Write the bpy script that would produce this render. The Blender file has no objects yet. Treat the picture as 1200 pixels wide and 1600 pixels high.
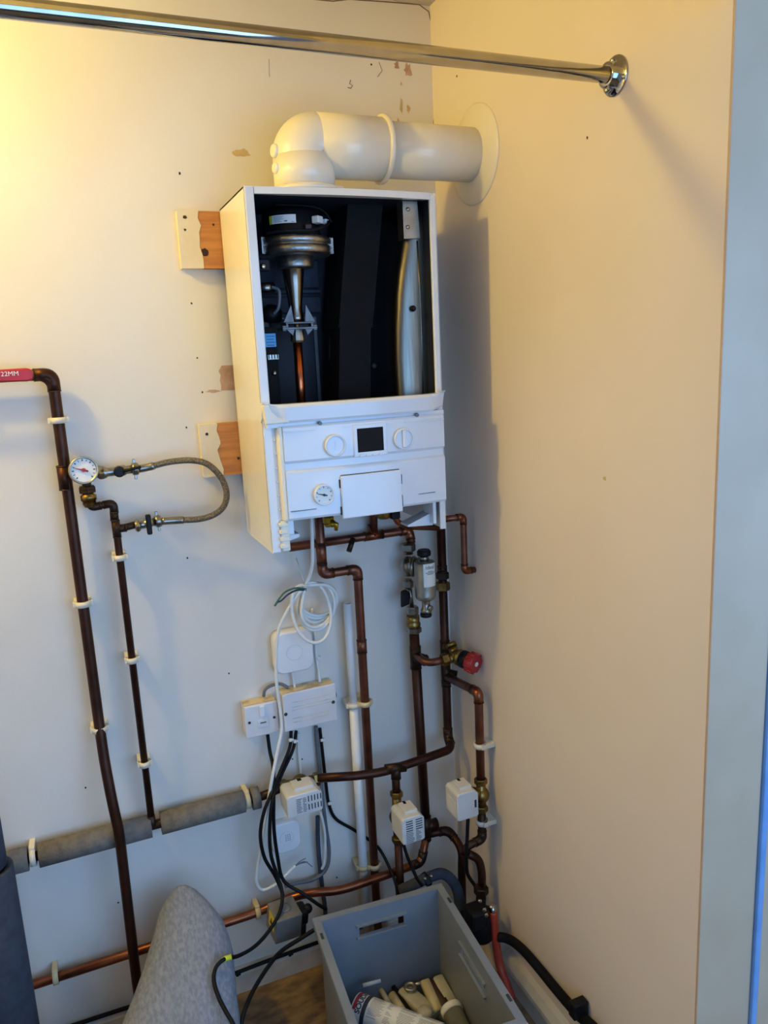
import bpy, bmesh, math, random
from mathutils import Vector, Matrix, Quaternion
random.seed(7)
V = Vector
C = bpy.context.scene.collection
CAM=((-0.8888, -1.7388, 1.5838),((0.9202, -0.38844, -0.04839), (0.12112, 0.16498, 0.97883), (0.37223, 0.90658, -0.19887)),1194.7,0)

# ------------------------------------------------------------------ materials
def lin(h):
    h = h.lstrip('#'); o = []
    for i in (0, 2, 4):
        c = int(h[i:i+2], 16)/255
        o.append(c/12.92 if c <= .04045 else ((c+.055)/1.055)**2.4)
    return (o[0], o[1], o[2], 1)
def mat(name, col, rough=.5, metal=0., col2=None, scale=20, lo=.4, hi=.65, bump=0, bscale=80, coat=0, trans=0, alpha=1, stretch=None, emis=0, detail=6):
    m = bpy.data.materials.new(name); m.use_nodes = True
    nt = m.node_tree; b = nt.nodes['Principled BSDF']
    c = lin(col) if isinstance(col, str) else col
    b.inputs['Base Color'].default_value = c
    b.inputs['Roughness'].default_value = rough; b.inputs['Metallic'].default_value = metal
    b.inputs['Coat Weight'].default_value = coat
    b.inputs['Transmission Weight'].default_value = trans
    b.inputs['Alpha'].default_value = alpha
    tc = nt.nodes.new('ShaderNodeTexCoord'); src = tc.outputs['Object']
    if stretch:
        mp = nt.nodes.new('ShaderNodeMapping'); mp.inputs['Scale'].default_value = stretch
        nt.links.new(src, mp.inputs[0]); src = mp.outputs[0]
    if col2:
        n = nt.nodes.new('ShaderNodeTexNoise'); n.inputs['Scale'].default_value = scale; n.inputs['Detail'].default_value = detail
        nt.links.new(src, n.inputs['Vector'])
        r = nt.nodes.new('ShaderNodeValToRGB'); r.color_ramp.elements[0].position = lo; r.color_ramp.elements[1].position = hi
        r.color_ramp.elements[0].color = c; r.color_ramp.elements[1].color = lin(col2)
        nt.links.new(n.outputs[0], r.inputs[0]); nt.links.new(r.outputs[0], b.inputs['Base Color'])
    if bump:
        n = nt.nodes.new('ShaderNodeTexNoise'); n.inputs['Scale'].default_value = bscale; n.inputs['Detail'].default_value = 8
        nt.links.new(src, n.inputs['Vector'])
        bp = nt.nodes.new('ShaderNodeBump'); bp.inputs['Strength'].default_value = bump; bp.inputs['Distance'].default_value = .01
        nt.links.new(n.outputs[0], bp.inputs['Height']); nt.links.new(bp.outputs[0], b.inputs['Normal'])
    return m
M = {}
M['wall'] = mat('wall_paint', '#e4dfd6', .6, col2='#dbd4c8', scale=2.2, lo=.42, hi=.72, bump=.10, bscale=26)
M['wallr'] = mat('wall_paint_smooth', '#e8dcd0', .6, col2='#e2d4c5', scale=2.0, lo=.42, hi=.75, bump=.05, bscale=20)
M['ceil'] = mat('ceiling_paint', '#d9d2c6', .8, col2='#c9bfae', scale=5, bump=.1)
M['trimw'] = mat('satin_trim_paint', '#c6a98c', .4, col2='#bea184', scale=6)
M['bead'] = mat('sky_tinted_edge', '#6a93c4', .35, col2='#7fa6d4', scale=9)  # sky reflection along the trim's edge, painted in as its blue colour
M['skirt'] = mat('old_skirting_paint', '#cfc8bb', .5, col2='#a89d8c', scale=9, lo=.45, hi=.75)
M['floor'] = mat('chipboard_floor', '#66503a', .75, col2='#977a54', scale=20, lo=.35, hi=.7, bump=.15, stretch=(1, 2.2, 1))
M['scar'] = mat('bare_plaster', '#c8a890', .9, col2='#b08a70', scale=30, bump=.2)
M['stain'] = mat('wall_stain', '#c9ac7c', .8, col2='#d8c090', scale=40)
M['hole'] = mat('dark_hole', '#3a2c22', .9)
M['crack'] = mat('crack_line', '#7a6650', .9)
M['chrome'] = mat('chrome', '#bcb8b2', .08, 1, col2='#b2aea8', scale=30)
M['wwhite'] = mat('white_enamel', '#e9e8e4', .22, coat=.3, col2='#e4e3df', scale=8)
M['panel'] = mat('white_abs', '#e3e6ea', .25, coat=.25, col2='#dfe2e6', scale=8)
M['ivory'] = mat('ivory_plastic', '#efe9d8', .35, col2='#eae2cc', scale=12)
M['flue'] = mat('flue_white', '#ebe3d0', .3, coat=.25, col2='#e5dcc8', scale=7)
M['navy'] = mat('dark_lining', '#080e1c', .6, col2='#0c1322', scale=6)
M['black'] = mat('black_plastic', '#0e0e10', .5, col2='#141416', scale=20)
M['blackm'] = mat('black_matt', '#09090b', .8, col2='#0d0d10', scale=18)
M['rubber'] = mat('black_cable', '#08090b', .6, col2='#0d0e11', scale=30)
M['screen'] = mat('dark_screen', '#14100d', .6, col2='#181410', scale=5)
M['screen'].node_tree.nodes['Principled BSDF'].inputs['Specular IOR Level'].default_value = .15
M['alu'] = mat('cast_aluminium', '#a9a9a6', .36, 1, col2='#8d8d8b', scale=45, bump=.12, bscale=160)
M['steel'] = mat('brushed_steel', '#7c796f', .34, 1, col2='#8b887e', scale=18, stretch=(12, 12, .6))
M['ssteel'] = mat('spun_steel', '#8a8275', .24, 1, col2='#9d968a', scale=18)
M['dalu'] = mat('dull_casting', '#6f6f70', .45, .9, col2='#5c5c5e', scale=45)
M['galv'] = mat('galvanised', '#b9b3a4', .4, 1, col2='#a5a092', scale=40)
M['nickel'] = mat('nickel_brass', '#a09c92', .28, 1, col2='#8a867c', scale=30)
M['grit'] = mat('filter_body_silver', '#a8a79c', .38, .85, col2='#98978c', scale=30)
M['brass'] = mat('brass', '#98804a', .35, 1, col2='#7c6236', scale=40)
M['brassy'] = mat('yellow_brass', '#a88a28', .35, .9, col2='#8a6f1c', scale=40)
M['copb'] = mat('copper_bright', '#9c5f44', .34, .95, col2='#7c4a34', scale=24, lo=.35, hi=.7)
M['cop'] = mat('copper_pink', '#8a5a48', .4, .9, col2='#70473a', scale=26, lo=.35, hi=.7)
M['copd'] = mat('copper_aged', '#4c2f24', .42, .8, col2='#39221a', scale=22, lo=.35, hi=.7)
M['copo'] = mat('copper_dark', '#463528', .45, .8, col2='#33231a', scale=30, lo=.35, hi=.7)
M['copin'] = mat('copper_new', '#d0764e', .25, 1, col2='#b86240', scale=20)
M['solder'] = mat('solder_ring', '#3a2c24', .5, .7, col2='#5b4636', scale=60)
M['clip'] = mat('clip_plastic', '#e6dfce', .4, col2='#dcd2b8', scale=30)
M['clipc'] = mat('clip_cream', '#d8c79c', .45, col2='#cdb98a', scale=30)
M['pvc'] = mat('white_pvc', '#e2e4e4', .35, col2='#d9dbda', scale=10)
M['foam'] = mat('grey_pipe_foam', '#78736c', .95, col2='#68645e', scale=60, bump=.2, bscale=200)
M['foamd'] = mat('dark_pipe_foam', '#3c4350', .9, col2='#343a46', scale=40, bump=.15, bscale=160)
M['felt'] = mat('grey_marl_fabric', '#787d87', .95, col2='#8e939d', scale=130, lo=.38, hi=.66, bump=.15, bscale=220, stretch=(1.2, .55, .8))
M['bwhite'] = mat('box_white', '#e9ebee', .28, coat=.2, col2='#e3e5e8', scale=8)
M['spur'] = mat('accessory_white', '#e0dfe2', .4, col2='#d6d4d4', scale=14)
M['spurtop'] = mat('yellowed_dusty_plastic', '#dcc8a0', .6, col2='#8d7654', scale=36, lo=.5, hi=.75)
M['wire'] = mat('white_flex', '#e6e6e2', .35, col2='#dedeD8', scale=20)
M['wgrey'] = mat('grey_flex', '#6a7078', .45, col2='#5c626a', scale=20)
M['green'] = mat('green_sleeve', '#2c6a50', .45, col2='#1f5540', scale=30)
M['blue'] = mat('blue_core', '#1e3a6a', .45, col2='#182f58', scale=30)
M['red'] = mat('red_plastic', '#b02a2a', .35, col2='#a02424', scale=15)
M['redh'] = mat('red_hose', '#b8402a', .45, col2='#a03424', scale=20)
M['redl'] = mat('red_lever_grip', '#b01f26', .35, col2='#a01a20', scale=15)
M['act'] = mat('actuator_grey', '#d4d4d2', .4, col2='#c9c9c7', scale=14)
M['ink'] = mat('dark_ink', '#2c3038', .6)
M['inkg'] = mat('grey_ink', '#6d737c', .6)
M['paper'] = mat('label_paper', '#eceae2', .5, col2='#e4e2da', scale=20)
M['limey'] = mat('lime_strip', '#c6d02a', .5)
M['yel'] = mat('yellow_label', '#d9c62a', .5)
M['bluel'] = mat('blue_label', '#3f9bd8', .5)
M['trans'] = mat('transformer_grey', '#75736e', .5, col2='#67655f', scale=16)
M['crate'] = mat('grey_crate', '#7b828a', .42, col2='#737a82', scale=10)
M['wood'] = mat('bare_pine', '#c98a45', .6, col2='#b3733a', scale=7, stretch=(1.2, 10, 14), bump=.08)
M['wpaint'] = mat('painted_timber', '#e7dcc6', .6, col2='#dfd2b6', scale=12, bump=.15, bscale=60)
M['clear'] = mat('clear_tube', '#e4e8ea', .2, trans=.5, col2='#d8dee2', scale=10)
M['cream'] = mat('cream_plastic', '#cbbf9b', .5, col2='#b9ad88', scale=30)
M['pale'] = mat('pale_translucent', '#bdb9a4', .4, col2='#aaa68f', scale=20)
M['brown'] = mat('dark_brown', '#3a2220', .5, col2='#2c1a18', scale=20)
M['gtube'] = mat('grey_tube', '#6f7068', .55, col2='#62635b', scale=30)

for k_ in ('rubber', 'black', 'blackm'): M[k_].node_tree.nodes['Principled BSDF'].inputs['Specular IOR Level'].default_value = .25
# ------------------------------------------------------------------ mesh builder
def frame(axis, up=None):
    z = V(axis).normalized()
    u = V(up) if up else (V((0, 0, 1)) if abs(z.z) < .9 else V((1, 0, 0)))
    x = u.cross(z).normalized(); y = z.cross(x)
    return Matrix((x, y, z)).transposed()
class MB:
    def __init__(s):
        s.v = []; s.f = []; s.mi = []; s.sm = []; s.mats = []; s.cur = 0
    def mat(s, m):
        m = M[m] if isinstance(m, str) else m
        if m not in s.mats: s.mats.append(m)
        s.cur = s.mats.index(m); return s
    def add(s, vs, fs, smooth=False):
        o = len(s.v); s.v += [V(v) for v in vs]
        for f in fs: s.f.append([o+i for i in f]); s.mi.append(s.cur); s.sm.append(smooth)
        return s
    def addbm(s, bm, T=None, smooth=False):
        bm.verts.index_update()
        s.add([(T @ v.co) if T else v.co.copy() for v in bm.verts], [[v.index for v in f.verts] for f in bm.faces], smooth); bm.free(); return s
    def box(s, c, d, bev=0, rot=None, seg=2):
        bm = bmesh.new(); bmesh.ops.create_cube(bm, size=1, matrix=Matrix.Diagonal((d[0], d[1], d[2], 1)))
        if bev: bmesh.ops.bevel(bm, geom=bm.edges[:], offset=bev, segments=seg, affect='EDGES', profile=.5, clamp_overlap=True)
        T = Matrix.Translation(V(c))
        if rot is not None: T = T @ rot.to_4x4()
        return s.addbm(bm, T)
    def bb(s, a, b, bev=0, seg=2):
        a, b = V(a), V(b); return s.box((a+b)/2, [abs(q) for q in (b-a)], bev, seg=seg)
    def tube(s, pts, r, seg=12, cap=True, closed=False, flat=None):
        pts = [V(p) for p in pts]; n = len(pts)
        rs = r if isinstance(r, (list, tuple)) else [r]*n
        T = []
        for i in range(n):
            a = pts[(i-1) % n] if (closed or i > 0) else pts[0]; b = pts[(i+1) % n] if (closed or i < n-1) else pts[-1]
            t = b-a; T.append(t.normalized() if t.length > 1e-9 else V((0, 0, 1)))
        N = T[0].orthogonal().normalized(); vs = []; fs = []
        for i in range(n):
            if i:
                q = T[i-1].rotation_difference(T[i]); N = q @ N
            N = (N-T[i]*N.dot(T[i])).normalized(); B = T[i].cross(N)
            for k in range(seg):
                a = 2*math.pi*k/seg; vs.append(pts[i]+(N*math.cos(a)+B*math.sin(a))*rs[i])
        m = n if closed else n-1
        for i in range(m):
            j = (i+1) % n
            for k in range(seg):
                l = (k+1) % seg; fs.append((i*seg+k, i*seg+l, j*seg+l, j*seg+k))
        s.add(vs, fs, True)
        if cap and not closed:
            o = len(s.v)-len(vs)
            s.f.append([o+k for k in range(seg)][::-1]); s.mi.append(s.cur); s.sm.append(False)
            s.f.append([o+(n-1)*seg+k for k in range(seg)]); s.mi.append(s.cur); s.sm.append(False)
        return s
    def cyl(s, a, b, r, r2=None, seg=20): return s.tube([a, b], [r, r if r2 is None else r2], seg)
    def lathe(s, prof, org, axis=(0, 0, 1), seg=28, flat=False, sweep=None):
        F = frame(axis); vs = []; fs = []; n = len(prof); org = V(org)
        for (r, z) in prof:
            for k in range(seg):
                a = 2*math.pi*k/seg; vs.append(org+F @ V((r*math.cos(a), r*math.sin(a), z)))
        for i in range(n-1):
            for k in range(seg):
                l = (k+1) % seg; fs.append((i*seg+k, i*seg+l, (i+1)*seg+l, (i+1)*seg+k))
        s.add(vs, fs, not flat)
        o = len(s.v)-len(vs)
        for row, rev in ((0, True), (n-1, False)):
            if prof[row][0] > 1e-6:
                q = [o+row*seg+k for k in range(seg)]; s.f.append(q[::-1] if rev else q); s.mi.append(s.cur); s.sm.append(False)
        return s
    def hexn(s, org, axis, r, h): return s.lathe([(r*.9, 0), (r, h*.12), (r, h*.88), (r*.9, h)], org, axis, 6, True)
    def prism(s, poly, org, u, v, w, bev=0):
        org, u, v, w = V(org), V(u), V(v), V(w); n = len(poly)
        vs = [org+u*a+v*b for a, b in poly]+[org+u*a+v*b+w for a, b in poly]
        fs = [list(range(n))[::-1], list(range(n, 2*n))]+[(i, (i+1) % n, n+(i+1) % n, n+i) for i in range(n)]
        if bev:
            bm = bmesh.new(); bv = [bm.verts.new(q) for q in vs]
            for f in fs: bm.faces.new([bv[i] for i in f])
            bmesh.ops.recalc_face_normals(bm, faces=bm.faces[:])
            bmesh.ops.bevel(bm, geom=bm.edges[:], offset=bev, segments=2, affect='EDGES', profile=.5, clamp_overlap=True)
            return s.addbm(bm)
        return s.add(vs, fs)
    def loft(s, rings, caps=True, smooth=True, closed=True):
        n = len(rings[0]); vs = [q for r in rings for q in r]; fs = []
        for i in range(len(rings)-1):
            for k in range(n if closed else n-1):
                l = (k+1) % n; fs.append((i*n+k, i*n+l, (i+1)*n+l, (i+1)*n+k))
        s.add(vs, fs, smooth)
        if caps:
            o = len(s.v)-len(vs)
            s.f.append([o+k for k in range(n)][::-1]); s.mi.append(s.cur); s.sm.append(False)
            s.f.append([o+(len(rings)-1)*n+k for k in range(n)]); s.mi.append(s.cur); s.sm.append(False)
        return s
    def ball(s, c, r, sc=(1, 1, 1), seg=16):
        bm = bmesh.new(); bmesh.ops.create_uvsphere(bm, u_segments=seg, v_segments=seg//2+2, radius=r)
        return s.addbm(bm, Matrix.Translation(V(c)) @ Matrix.Diagonal((*sc, 1)), True)
    def build(s, name, m=None, parent=None, **kw):
        if m: s.mats = [M[m] if isinstance(m, str) else m]; s.mi = [0]*len(s.f)
        if parent is not None:
            w = V((0, 0, 0)); q = parent
            while q is not None: w += q.location; q = q.parent
            org = w
        else:
            lo = [min(v[i] for v in s.v) for i in range(3)]; hi = [max(v[i] for v in s.v) for i in range(3)]
            org = V(((lo[0]+hi[0])/2, (lo[1]+hi[1])/2, lo[2]))
        me = bpy.data.meshes.new(name); me.from_pydata([v-org for v in s.v], [], s.f)
        for mm in s.mats: me.materials.append(mm)
        me.polygons.foreach_set('material_index', s.mi); me.polygons.foreach_set('use_smooth', s.sm)
        bm = bmesh.new(); bm.from_mesh(me); bmesh.ops.recalc_face_normals(bm, faces=bm.faces[:]); bm.to_mesh(me); bm.free()
        me.update()
        o = bpy.data.objects.new(name, me); C.objects.link(o)
        if parent is not None: o.parent = parent
        else: o.location = org
        for k, v in kw.items(): o[k] = v
        return o
def thing(name, label, cat, loc, group=None):
    o = bpy.data.objects.new(name, None); o.empty_display_size = .03; C.objects.link(o); o.location = loc
    o['label'] = label; o['category'] = cat
    if group: o['group'] = group
    return o
def tag(o, label, cat, group=None, kind=None):
    o['label'] = label; o['category'] = cat
    if group: o['group'] = group
    if kind: o['kind'] = kind
    return o
def fil(pts, r, n=7):
    pts = [V(p) for p in pts]; out = [pts[0]]
    for i in range(1, len(pts)-1):
        a, b, c = pts[i-1], pts[i], pts[i+1]; d1 = (a-b); d2 = (c-b)
        l = min(r, d1.length*.49, d2.length*.49); d1.normalize(); d2.normalize()
        p, q = b+d1*l, b+d2*l
        for k in range(n+1):
            t = k/n; out.append(p*(1-t)**2+b*2*t*(1-t)+q*t*t)
    out.append(pts[-1]); return out
def spl(pts, n=8):
    pts = [V(p) for p in pts]; P = [pts[0]*2-pts[1]]+pts+[pts[-1]*2-pts[-2]]; out = []
    for i in range(1, len(P)-2):
        a, b, c, d = P[i-1:i+3]
        for k in range(n):
            t = k/n; out.append(.5*((2*b)+(c-a)*t+(2*a-5*b+4*c-d)*t*t+(3*b-a-3*c+d)*t**3))
    out.append(pts[-1]); return out
def zz(p, z): return (p[0], p[1], z)
def mid(a, b, t=.5): return V(a)*(1-t)+V(b)*t
def sleeve(name, a, b, r, m, root, bead=True):
    mb = MB().mat(m).cyl(a, b, r*1.12)
    if bead:
        d = (V(b)-V(a)).normalized(); mb.mat('solder')
        for q, e in ((a, -1), (b, 1)): mb.cyl(V(q)-d*.0012, V(q)+d*.0012, r*1.16)
    return mb.build(name, None, root)
def pipe(name, label, cat, pts, r, m, bend=.03, elbows=(), elen=None, mfit=None, sleeves=(), tees=(), group=None, seg=14, tname='pipe_tube'):
    pts = [V(p) for p in pts]
    root = thing(name, label, cat, min(pts, key=lambda p: p.z), group)
    MB().tube(fil(pts, bend), r, seg).build(tname, m, root)
    mfit = mfit or m; L = elen or r*2.4
    for i in elbows:
        a, b, c = pts[i-1], pts[i], pts[i+1]; d1 = (a-b).normalized(); d2 = (c-b).normalized()
        A, B = b+d1*L, b+d2*L
        mb = MB().mat(mfit).tube(fil([A, b, B], min(bend, L*.9)), r*1.13, seg)
        mb.mat('solder').cyl(A-d1*.001, A+d1*.001, r*1.17).cyl(B-d2*.001, B+d2*.001, r*1.17)
        mb.build('elbow', None, root)
    for a, b in sleeves: sleeve('coupling_sleeve', a, b, r, mfit, root)
    for c, d, e in tees:
        c, d, e = V(c), V(d).normalized(), V(e).normalized()
        mb = MB().mat(mfit).cyl(c-d*r*2.2, c+d*r*2.2, r*1.13).cyl(c, c+e*r*2.4, r*1.13)
        mb.mat('solder').cyl(c-d*(r*2.2+.002), c-d*r*2.2, r*1.17).cyl(c+d*r*2.2, c+d*(r*2.2+.002), r*1.17).cyl(c+e*r*2.4, c+e*(r*2.4+.002), r*1.17)
        mb.build('tee_fitting', None, root)
    return root
def cable(name, label, pts, r, m, cat='cable', group=None, n=8, seg=8):
    return tag(MB().tube(spl(pts, n), r, seg).build(name, m), label, cat, group)
def text(body, size, mat4, m, name, parent, ext=.0002, wrap=None, align='CENTER', bold=0):
    cu = bpy.data.curves.new(name, 'FONT'); cu.body = body; cu.size = size; cu.extrude = ext; cu.align_x = align; cu.align_y = 'CENTER'; cu.offset = size*bold
    o = bpy.data.objects.new(name, cu); C.objects.link(o); bpy.context.view_layer.update()
    me = bpy.data.meshes.new_from_object(o.evaluated_get(bpy.context.evaluated_depsgraph_get()))
    bpy.data.objects.remove(o); bpy.data.curves.remove(cu)
    w = V((0, 0, 0)); q = parent
    while q is not None: w += q.location; q = q.parent
    for v in me.vertices:
        c = v.co.copy()
        v.co = (wrap(c) if wrap else mat4 @ c)-w
    me.materials.clear(); me.materials.append(M[m])
    o = bpy.data.objects.new(name, me); C.objects.link(o); o.parent = parent
    return o
FRONT = Matrix(((1, 0, 0), (0, 0, -1), (0, 1, 0)))          # text lying in a plane that faces -y
def front(loc, s=1): return Matrix.Translation(V(loc)) @ FRONT.to_4x4()

# ------------------------------------------------------------------ setting
HC = 2.365
def struct(name, mb, m=None, parent=None):
    o = mb.build(name, m, parent)
    if parent is None: o['kind'] = 'structure'
    return o
struct('floor', MB().bb((-2.2, -4.0, -.05), (2.6, .1, 0)), 'floor')
struct('ceiling', MB().bb((-2.2, -4.0, HC), (2.6, .1, HC+.05)), 'ceil')
wb = struct('wall_back', MB().bb((-1.9, 0, 0), (.1, .1, HC)), 'wall')
wr = struct('wall_right', MB().bb((0, -.885, 0), (.1, 0, HC)), 'wallr')
struct('wall_left', MB().bb((-2.0, -1.0, 0), (-1.9, .1, HC)), 'wall')
struct('wall_front', MB().bb((.1005, -.884, 0), (2.6, -.80, HC)).bb((-2.4, -.97, 2.03), (-.002, -.884, HC)), 'wall')
struct('wall_room', MB().bb((-2.2, -4.05, 0), (2.6, -3.95, HC)), 'wall')
struct('trim_1', MB().bb((-.0005, -.890, 0), (.124, -.8845, 2.30), .0015), 'trimw')
struct('trim_2', MB().bb((.1245, -.897, 0), (.139, -.8845, 2.31), .004), 'bead')
struct('trim_3', MB().bb((.1395, -.893, 0), (.27, -.8845, 2.32), .003), 'trimw')
def skirting(name, prof, a, b, nrm):
    a, b, nrm = V(a), V(b), V(nrm); mb = MB()
    mb.loft([[q+nrm*x+V((0, 0, z)) for x, z in prof] for q in (a, b)], True, False); struct(name, mb, 'skirt')
skirting('baseboard_back', [(0, 0), (.018, 0), (.018, .052), (.012, .064), (0, .066)], (-1.9, 0, 0), (0, 0, 0), (0, -1, 0))
skirting('baseboard_right', [(0, 0), (.020, 0), (.020, .05), (.026, .056), (.024, .066), (.012, .082), (0, .09)], (0, -.885, 0), (0, -.018, 0), (-1, 0, 0))
def blob(c, rx, rz, plane='Y', n=14, jit=.25, rot=0):
    out = []
    for k in range(n):
        a = 2*math.pi*k/n; q = 1+random.uniform(-jit, jit)
        x, z = rx*q*math.cos(a), rz*q*math.sin(a); out.append((x*math.cos(rot)-z*math.sin(rot), x*math.sin(rot)+z*math.cos(rot)))
    return out
def scar(name, c, rx, rz, m, jit=.25, wall='Y', rot=0, d=.0005):
    if wall == 'Y': mb = MB().prism(blob(c, rx, rz, jit=jit, rot=rot), (c[0], -d, c[2]), (1, 0, 0), (0, 0, 1), (0, d+.002, 0)); par = wb
    else: mb = MB().prism(blob(c, rx, rz, jit=jit, rot=rot), (-d, c[1], c[2]), (0, 1, 0), (0, 0, 1), (d+.002, 0, 0)); par = wr
    return mb.build(name, m, par)
for c, rx, rz in (((-0.062,0,2.225), .010, .016), ((-0.089,0,2.232), .006, .008), ((-0.082,0,2.149), .004, .016), ((-0.064,0,2.143), .004, .008), ((-0.092,0,2.107), .004, .012), ((-0.08,0,2.194), .003, .004)):
    scar('paint_scar', c, rx, rz, 'scar' if rx > .005 else 'stain', .4)
scar('damp_stain', (-0.464,0,2.028), .018, .008, 'stain', .3)
for q in ((-0.6,0,1.982), (-0.6,0,1.98), (-0.6,0,1.601), (-0.596,0,1.526), (-0.601,0,1.717), (-0.638,0,1.451), (-0.152,0,2.229), (-0.906,0,0.345), (-0.665,0,1.156), (-0.596,0,0.86), (-0.458,0,0.6), (-0.433,0,0.593), (-0.363,0,0.229), (-0.942,0,0.656)):
    scar('drill_hole', q, .0019, .0022, 'hole', .2, d=.0006)
c_ = (-0.542,0,1.554)
MB().prism([(-.012, -.027), (.06, -.027), (.06, .027), (-.006, .028), (-.010, .022), (-.014, .016), (-.010, .006), (-.013, -.004), (-.011, -.016)], (c_[0], -.0005, c_[2]), (1, 0, 0), (0, 0, 1), (0, .0025, 0)).build('bare_patch', 'scar', wb)
scar('bare_patch', (-0.571,0,1.527), .016, .003, 'scar', .3)
for q in ((0,-0.577,1.935), (0,-0.672,2.02), (0,-0.12,2.179)): scar('drill_hole', q, .002, .0025, 'hole', .3, 'X')
scar('filler_mark', (0,-0.631,1.349), .004, .004, 'stain', .3, 'X')
def crack(pts, wall, r=.0008): MB().tube(pts, r, 5).build('crack', 'crack', wall)
crack([(-0.204,0,2.193), (-0.207,0,2.185), (-0.2,0,2.182), (-0.205,0,2.176), (-0.212,0,2.177)], wb, .0011)
crack([(-0.133,0,2.236), (-0.126,0,2.219), (-0.138,0,2.205)], wb)
crack([(-0.294,0,2.346), (-0.236,0,2.348), (-0.198,0,2.356), (-0.114,0,2.361), (-0.027,0,2.365), (-0.003,0,2.353), (0.003,0,2.325), (0.002,0,2.271)], wb, .0013)
crack([(0.004,0,2.231), (0.002,0,2.134), (-0.001,0,2.106)], wb, .0014)
crack([(-0.389,0,2.219), (-0.391,0,2.184)], wb, .0005)

# ------------------------------------------------------------------ hanging rail
py, pz = -.649, 2.009
rail = thing('hanging_rail', 'polished chrome hanging rail crossing the top, fixed to the right wall', 'rail', (-.9, py, pz))
MB().cyl((-1.88, py, pz), (-.012, py, pz), .0125, seg=40).build('rail_tube', 'chrome', rail)
fl = MB().mat('chrome').lathe([(.0305, 0), (.0305, .0025), (.029, .0035), (.0195, .004), (.0195, .019), (.018, .0205), (.0135, .0205)], (0, py, pz), (-1, 0, 0), 40).build('end_flange', None, rail, label='round chrome wall flange')
for a in (80, 200, 320):
    a = math.radians(a); c = V((-.0035, py+.0245*math.cos(a), pz+.0245*math.sin(a)))
    MB().ball(c, .0042, (.6, 1, 1), 12).build('screw', 'chrome', fl)
fl2 = MB().lathe([(.0305, 0), (.0305, .0025), (.029, .0035), (.0195, .004), (.0195, .019), (.0135, .0205)], (-1.9, py, pz), (1, 0, 0), 32).build('end_flange', 'chrome', rail)

# ------------------------------------------------------------------ timber battens behind the boiler
def batten(name, z0, z1, x0, xs, x1, label):
    d = .024; root = thing(name, label, 'timber', ((x0+x1)/2, 0, z0))
    n = 9; edge = [(xs+random.uniform(-.006, .006)+(.006 if k < 3 else 0), z0+(z1-z0)*k/(n-1)) for k in range(n)]
    pa = [(x0, z0)]+edge+[(x0, z1)]
    MB().prism(pa, (0, -d, 0), (1, 0, 0), (0, 0, 1), (0, d-.0002, 0)).build('painted_end', 'wpaint', root, label='cream painted end of the timber')
    pb = edge+[(x1, z1), (x1, z0)]
    MB().prism(pb, (0, -d+.0012, 0), (1, 0, 0), (0, 0, 1), (0, d-.0014, 0)).build('bare_timber', 'wood', root, label='bare orange pine')
    return root
b1 = batten('timber_batten', (-0.597,-0.024,1.787)[2], (-0.586,-0.024,1.903)[2], (-0.618,-0.024,1.844)[0], (-0.573,-0.024,1.845)[0], -.105, 'half painted timber batten behind the upper boiler casing')
b2 = batten('timber_batten', (-0.584,-0.024,1.339)[2], (-0.573,-0.024,1.456)[2], (-0.614,-0.024,1.398)[0], (-0.573,-0.024,1.395)[0], -.100, 'half painted timber batten behind the boiler beside the braided hose')
for q, r in (((-0.602,-0.025,1.89), .004), ((-0.604,-0.025,1.865), .0028)): MB().prism(blob(q, r, r*.8), (q[0], -.0246, q[2]), (1, 0, 0), (0, 0, 1), (0, .003, 0)).build('nail_hole', 'hole', b1)
for q, r in (((-0.543,-0.024,1.876), .0025), ((-0.568,-0.024,1.82), .009)): MB().prism(blob(q, r, r), (q[0], -.0236, q[2]), (1, 0, 0), (0, 0, 1), (0, .003, 0)).build('knot', 'brown' if r < .005 else 'copd', b1)
for q in ((-0.599,-0.025,1.435), (-0.533,-0.024,1.375)): MB().prism(blob(q, .003, .003), (q[0], q[1], q[2]), (1, 0, 0), (0, 0, 1), (0, .003, 0)).build('nail_hole', 'hole', b2)

# ------------------------------------------------------------------ flue
fy, fz, fr = -.19, 2.0, .0585
flue = thing('flue_duct', 'white round flue duct elbowing from the boiler top into the right wall', 'flue', (-.385, fy, 1.906))
jx = (-0.219,-0.19,1.989)[0]
ex = -.388
er, rc_ = fr+.002, .024
pvx, pvz = ex+rc_, fz-rc_
el_ = MB().cyl((ex, fy, 1.914), (ex, fy, pvz), er, seg=48).cyl((pvx, fy, fz), (jx+.004, fy, fz), er, seg=48)
rg_ = []
for k in range(15):
    th_ = math.pi/2*k/14; ring = []
    for q in range(48):
        a = 2*math.pi*q/48; rho = max(rc_+er*math.cos(a), .002)
        ring.append(V((pvx-rho*math.cos(th_), fy+er*math.sin(a), pvz+rho*math.sin(th_))))
    rg_.append(ring)
el_.loft(rg_, False, True).build('flue_elbow', 'flue', flue)
MB().lathe([(fr+.004, 0), (fr+.008, .002), (fr+.008, .008), (fr+.004, .011)], (jx-.005, fy, fz), (1, 0, 0), 40).build('joint_ring', 'flue', flue)
MB().cyl((jx, fy, fz), (-.001, fy, fz), fr-.004, seg=40).build('flue_pipe', 'flue', flue)
MB().lathe([(fr-.003, .012), (fr+.003, .011), (fr+.018, .006), (fr+.040, .0035), (fr+.043, .001), (fr+.043, .0004)], (0, fy, fz), (-1, 0, 0), 48).build('wall_plate', 'flue', flue)
mb = MB().lathe([(fr+.014, 0), (fr+.014, .007), (fr+.010, .010), (fr+.003, .013)], (ex, fy, 1.9065), (0, 0, 1), 40)
mb.box((ex+.052, fy-fr*.78, 1.9105), (.020, .016, .009), .002).build('base_collar', 'flue', flue)
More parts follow.
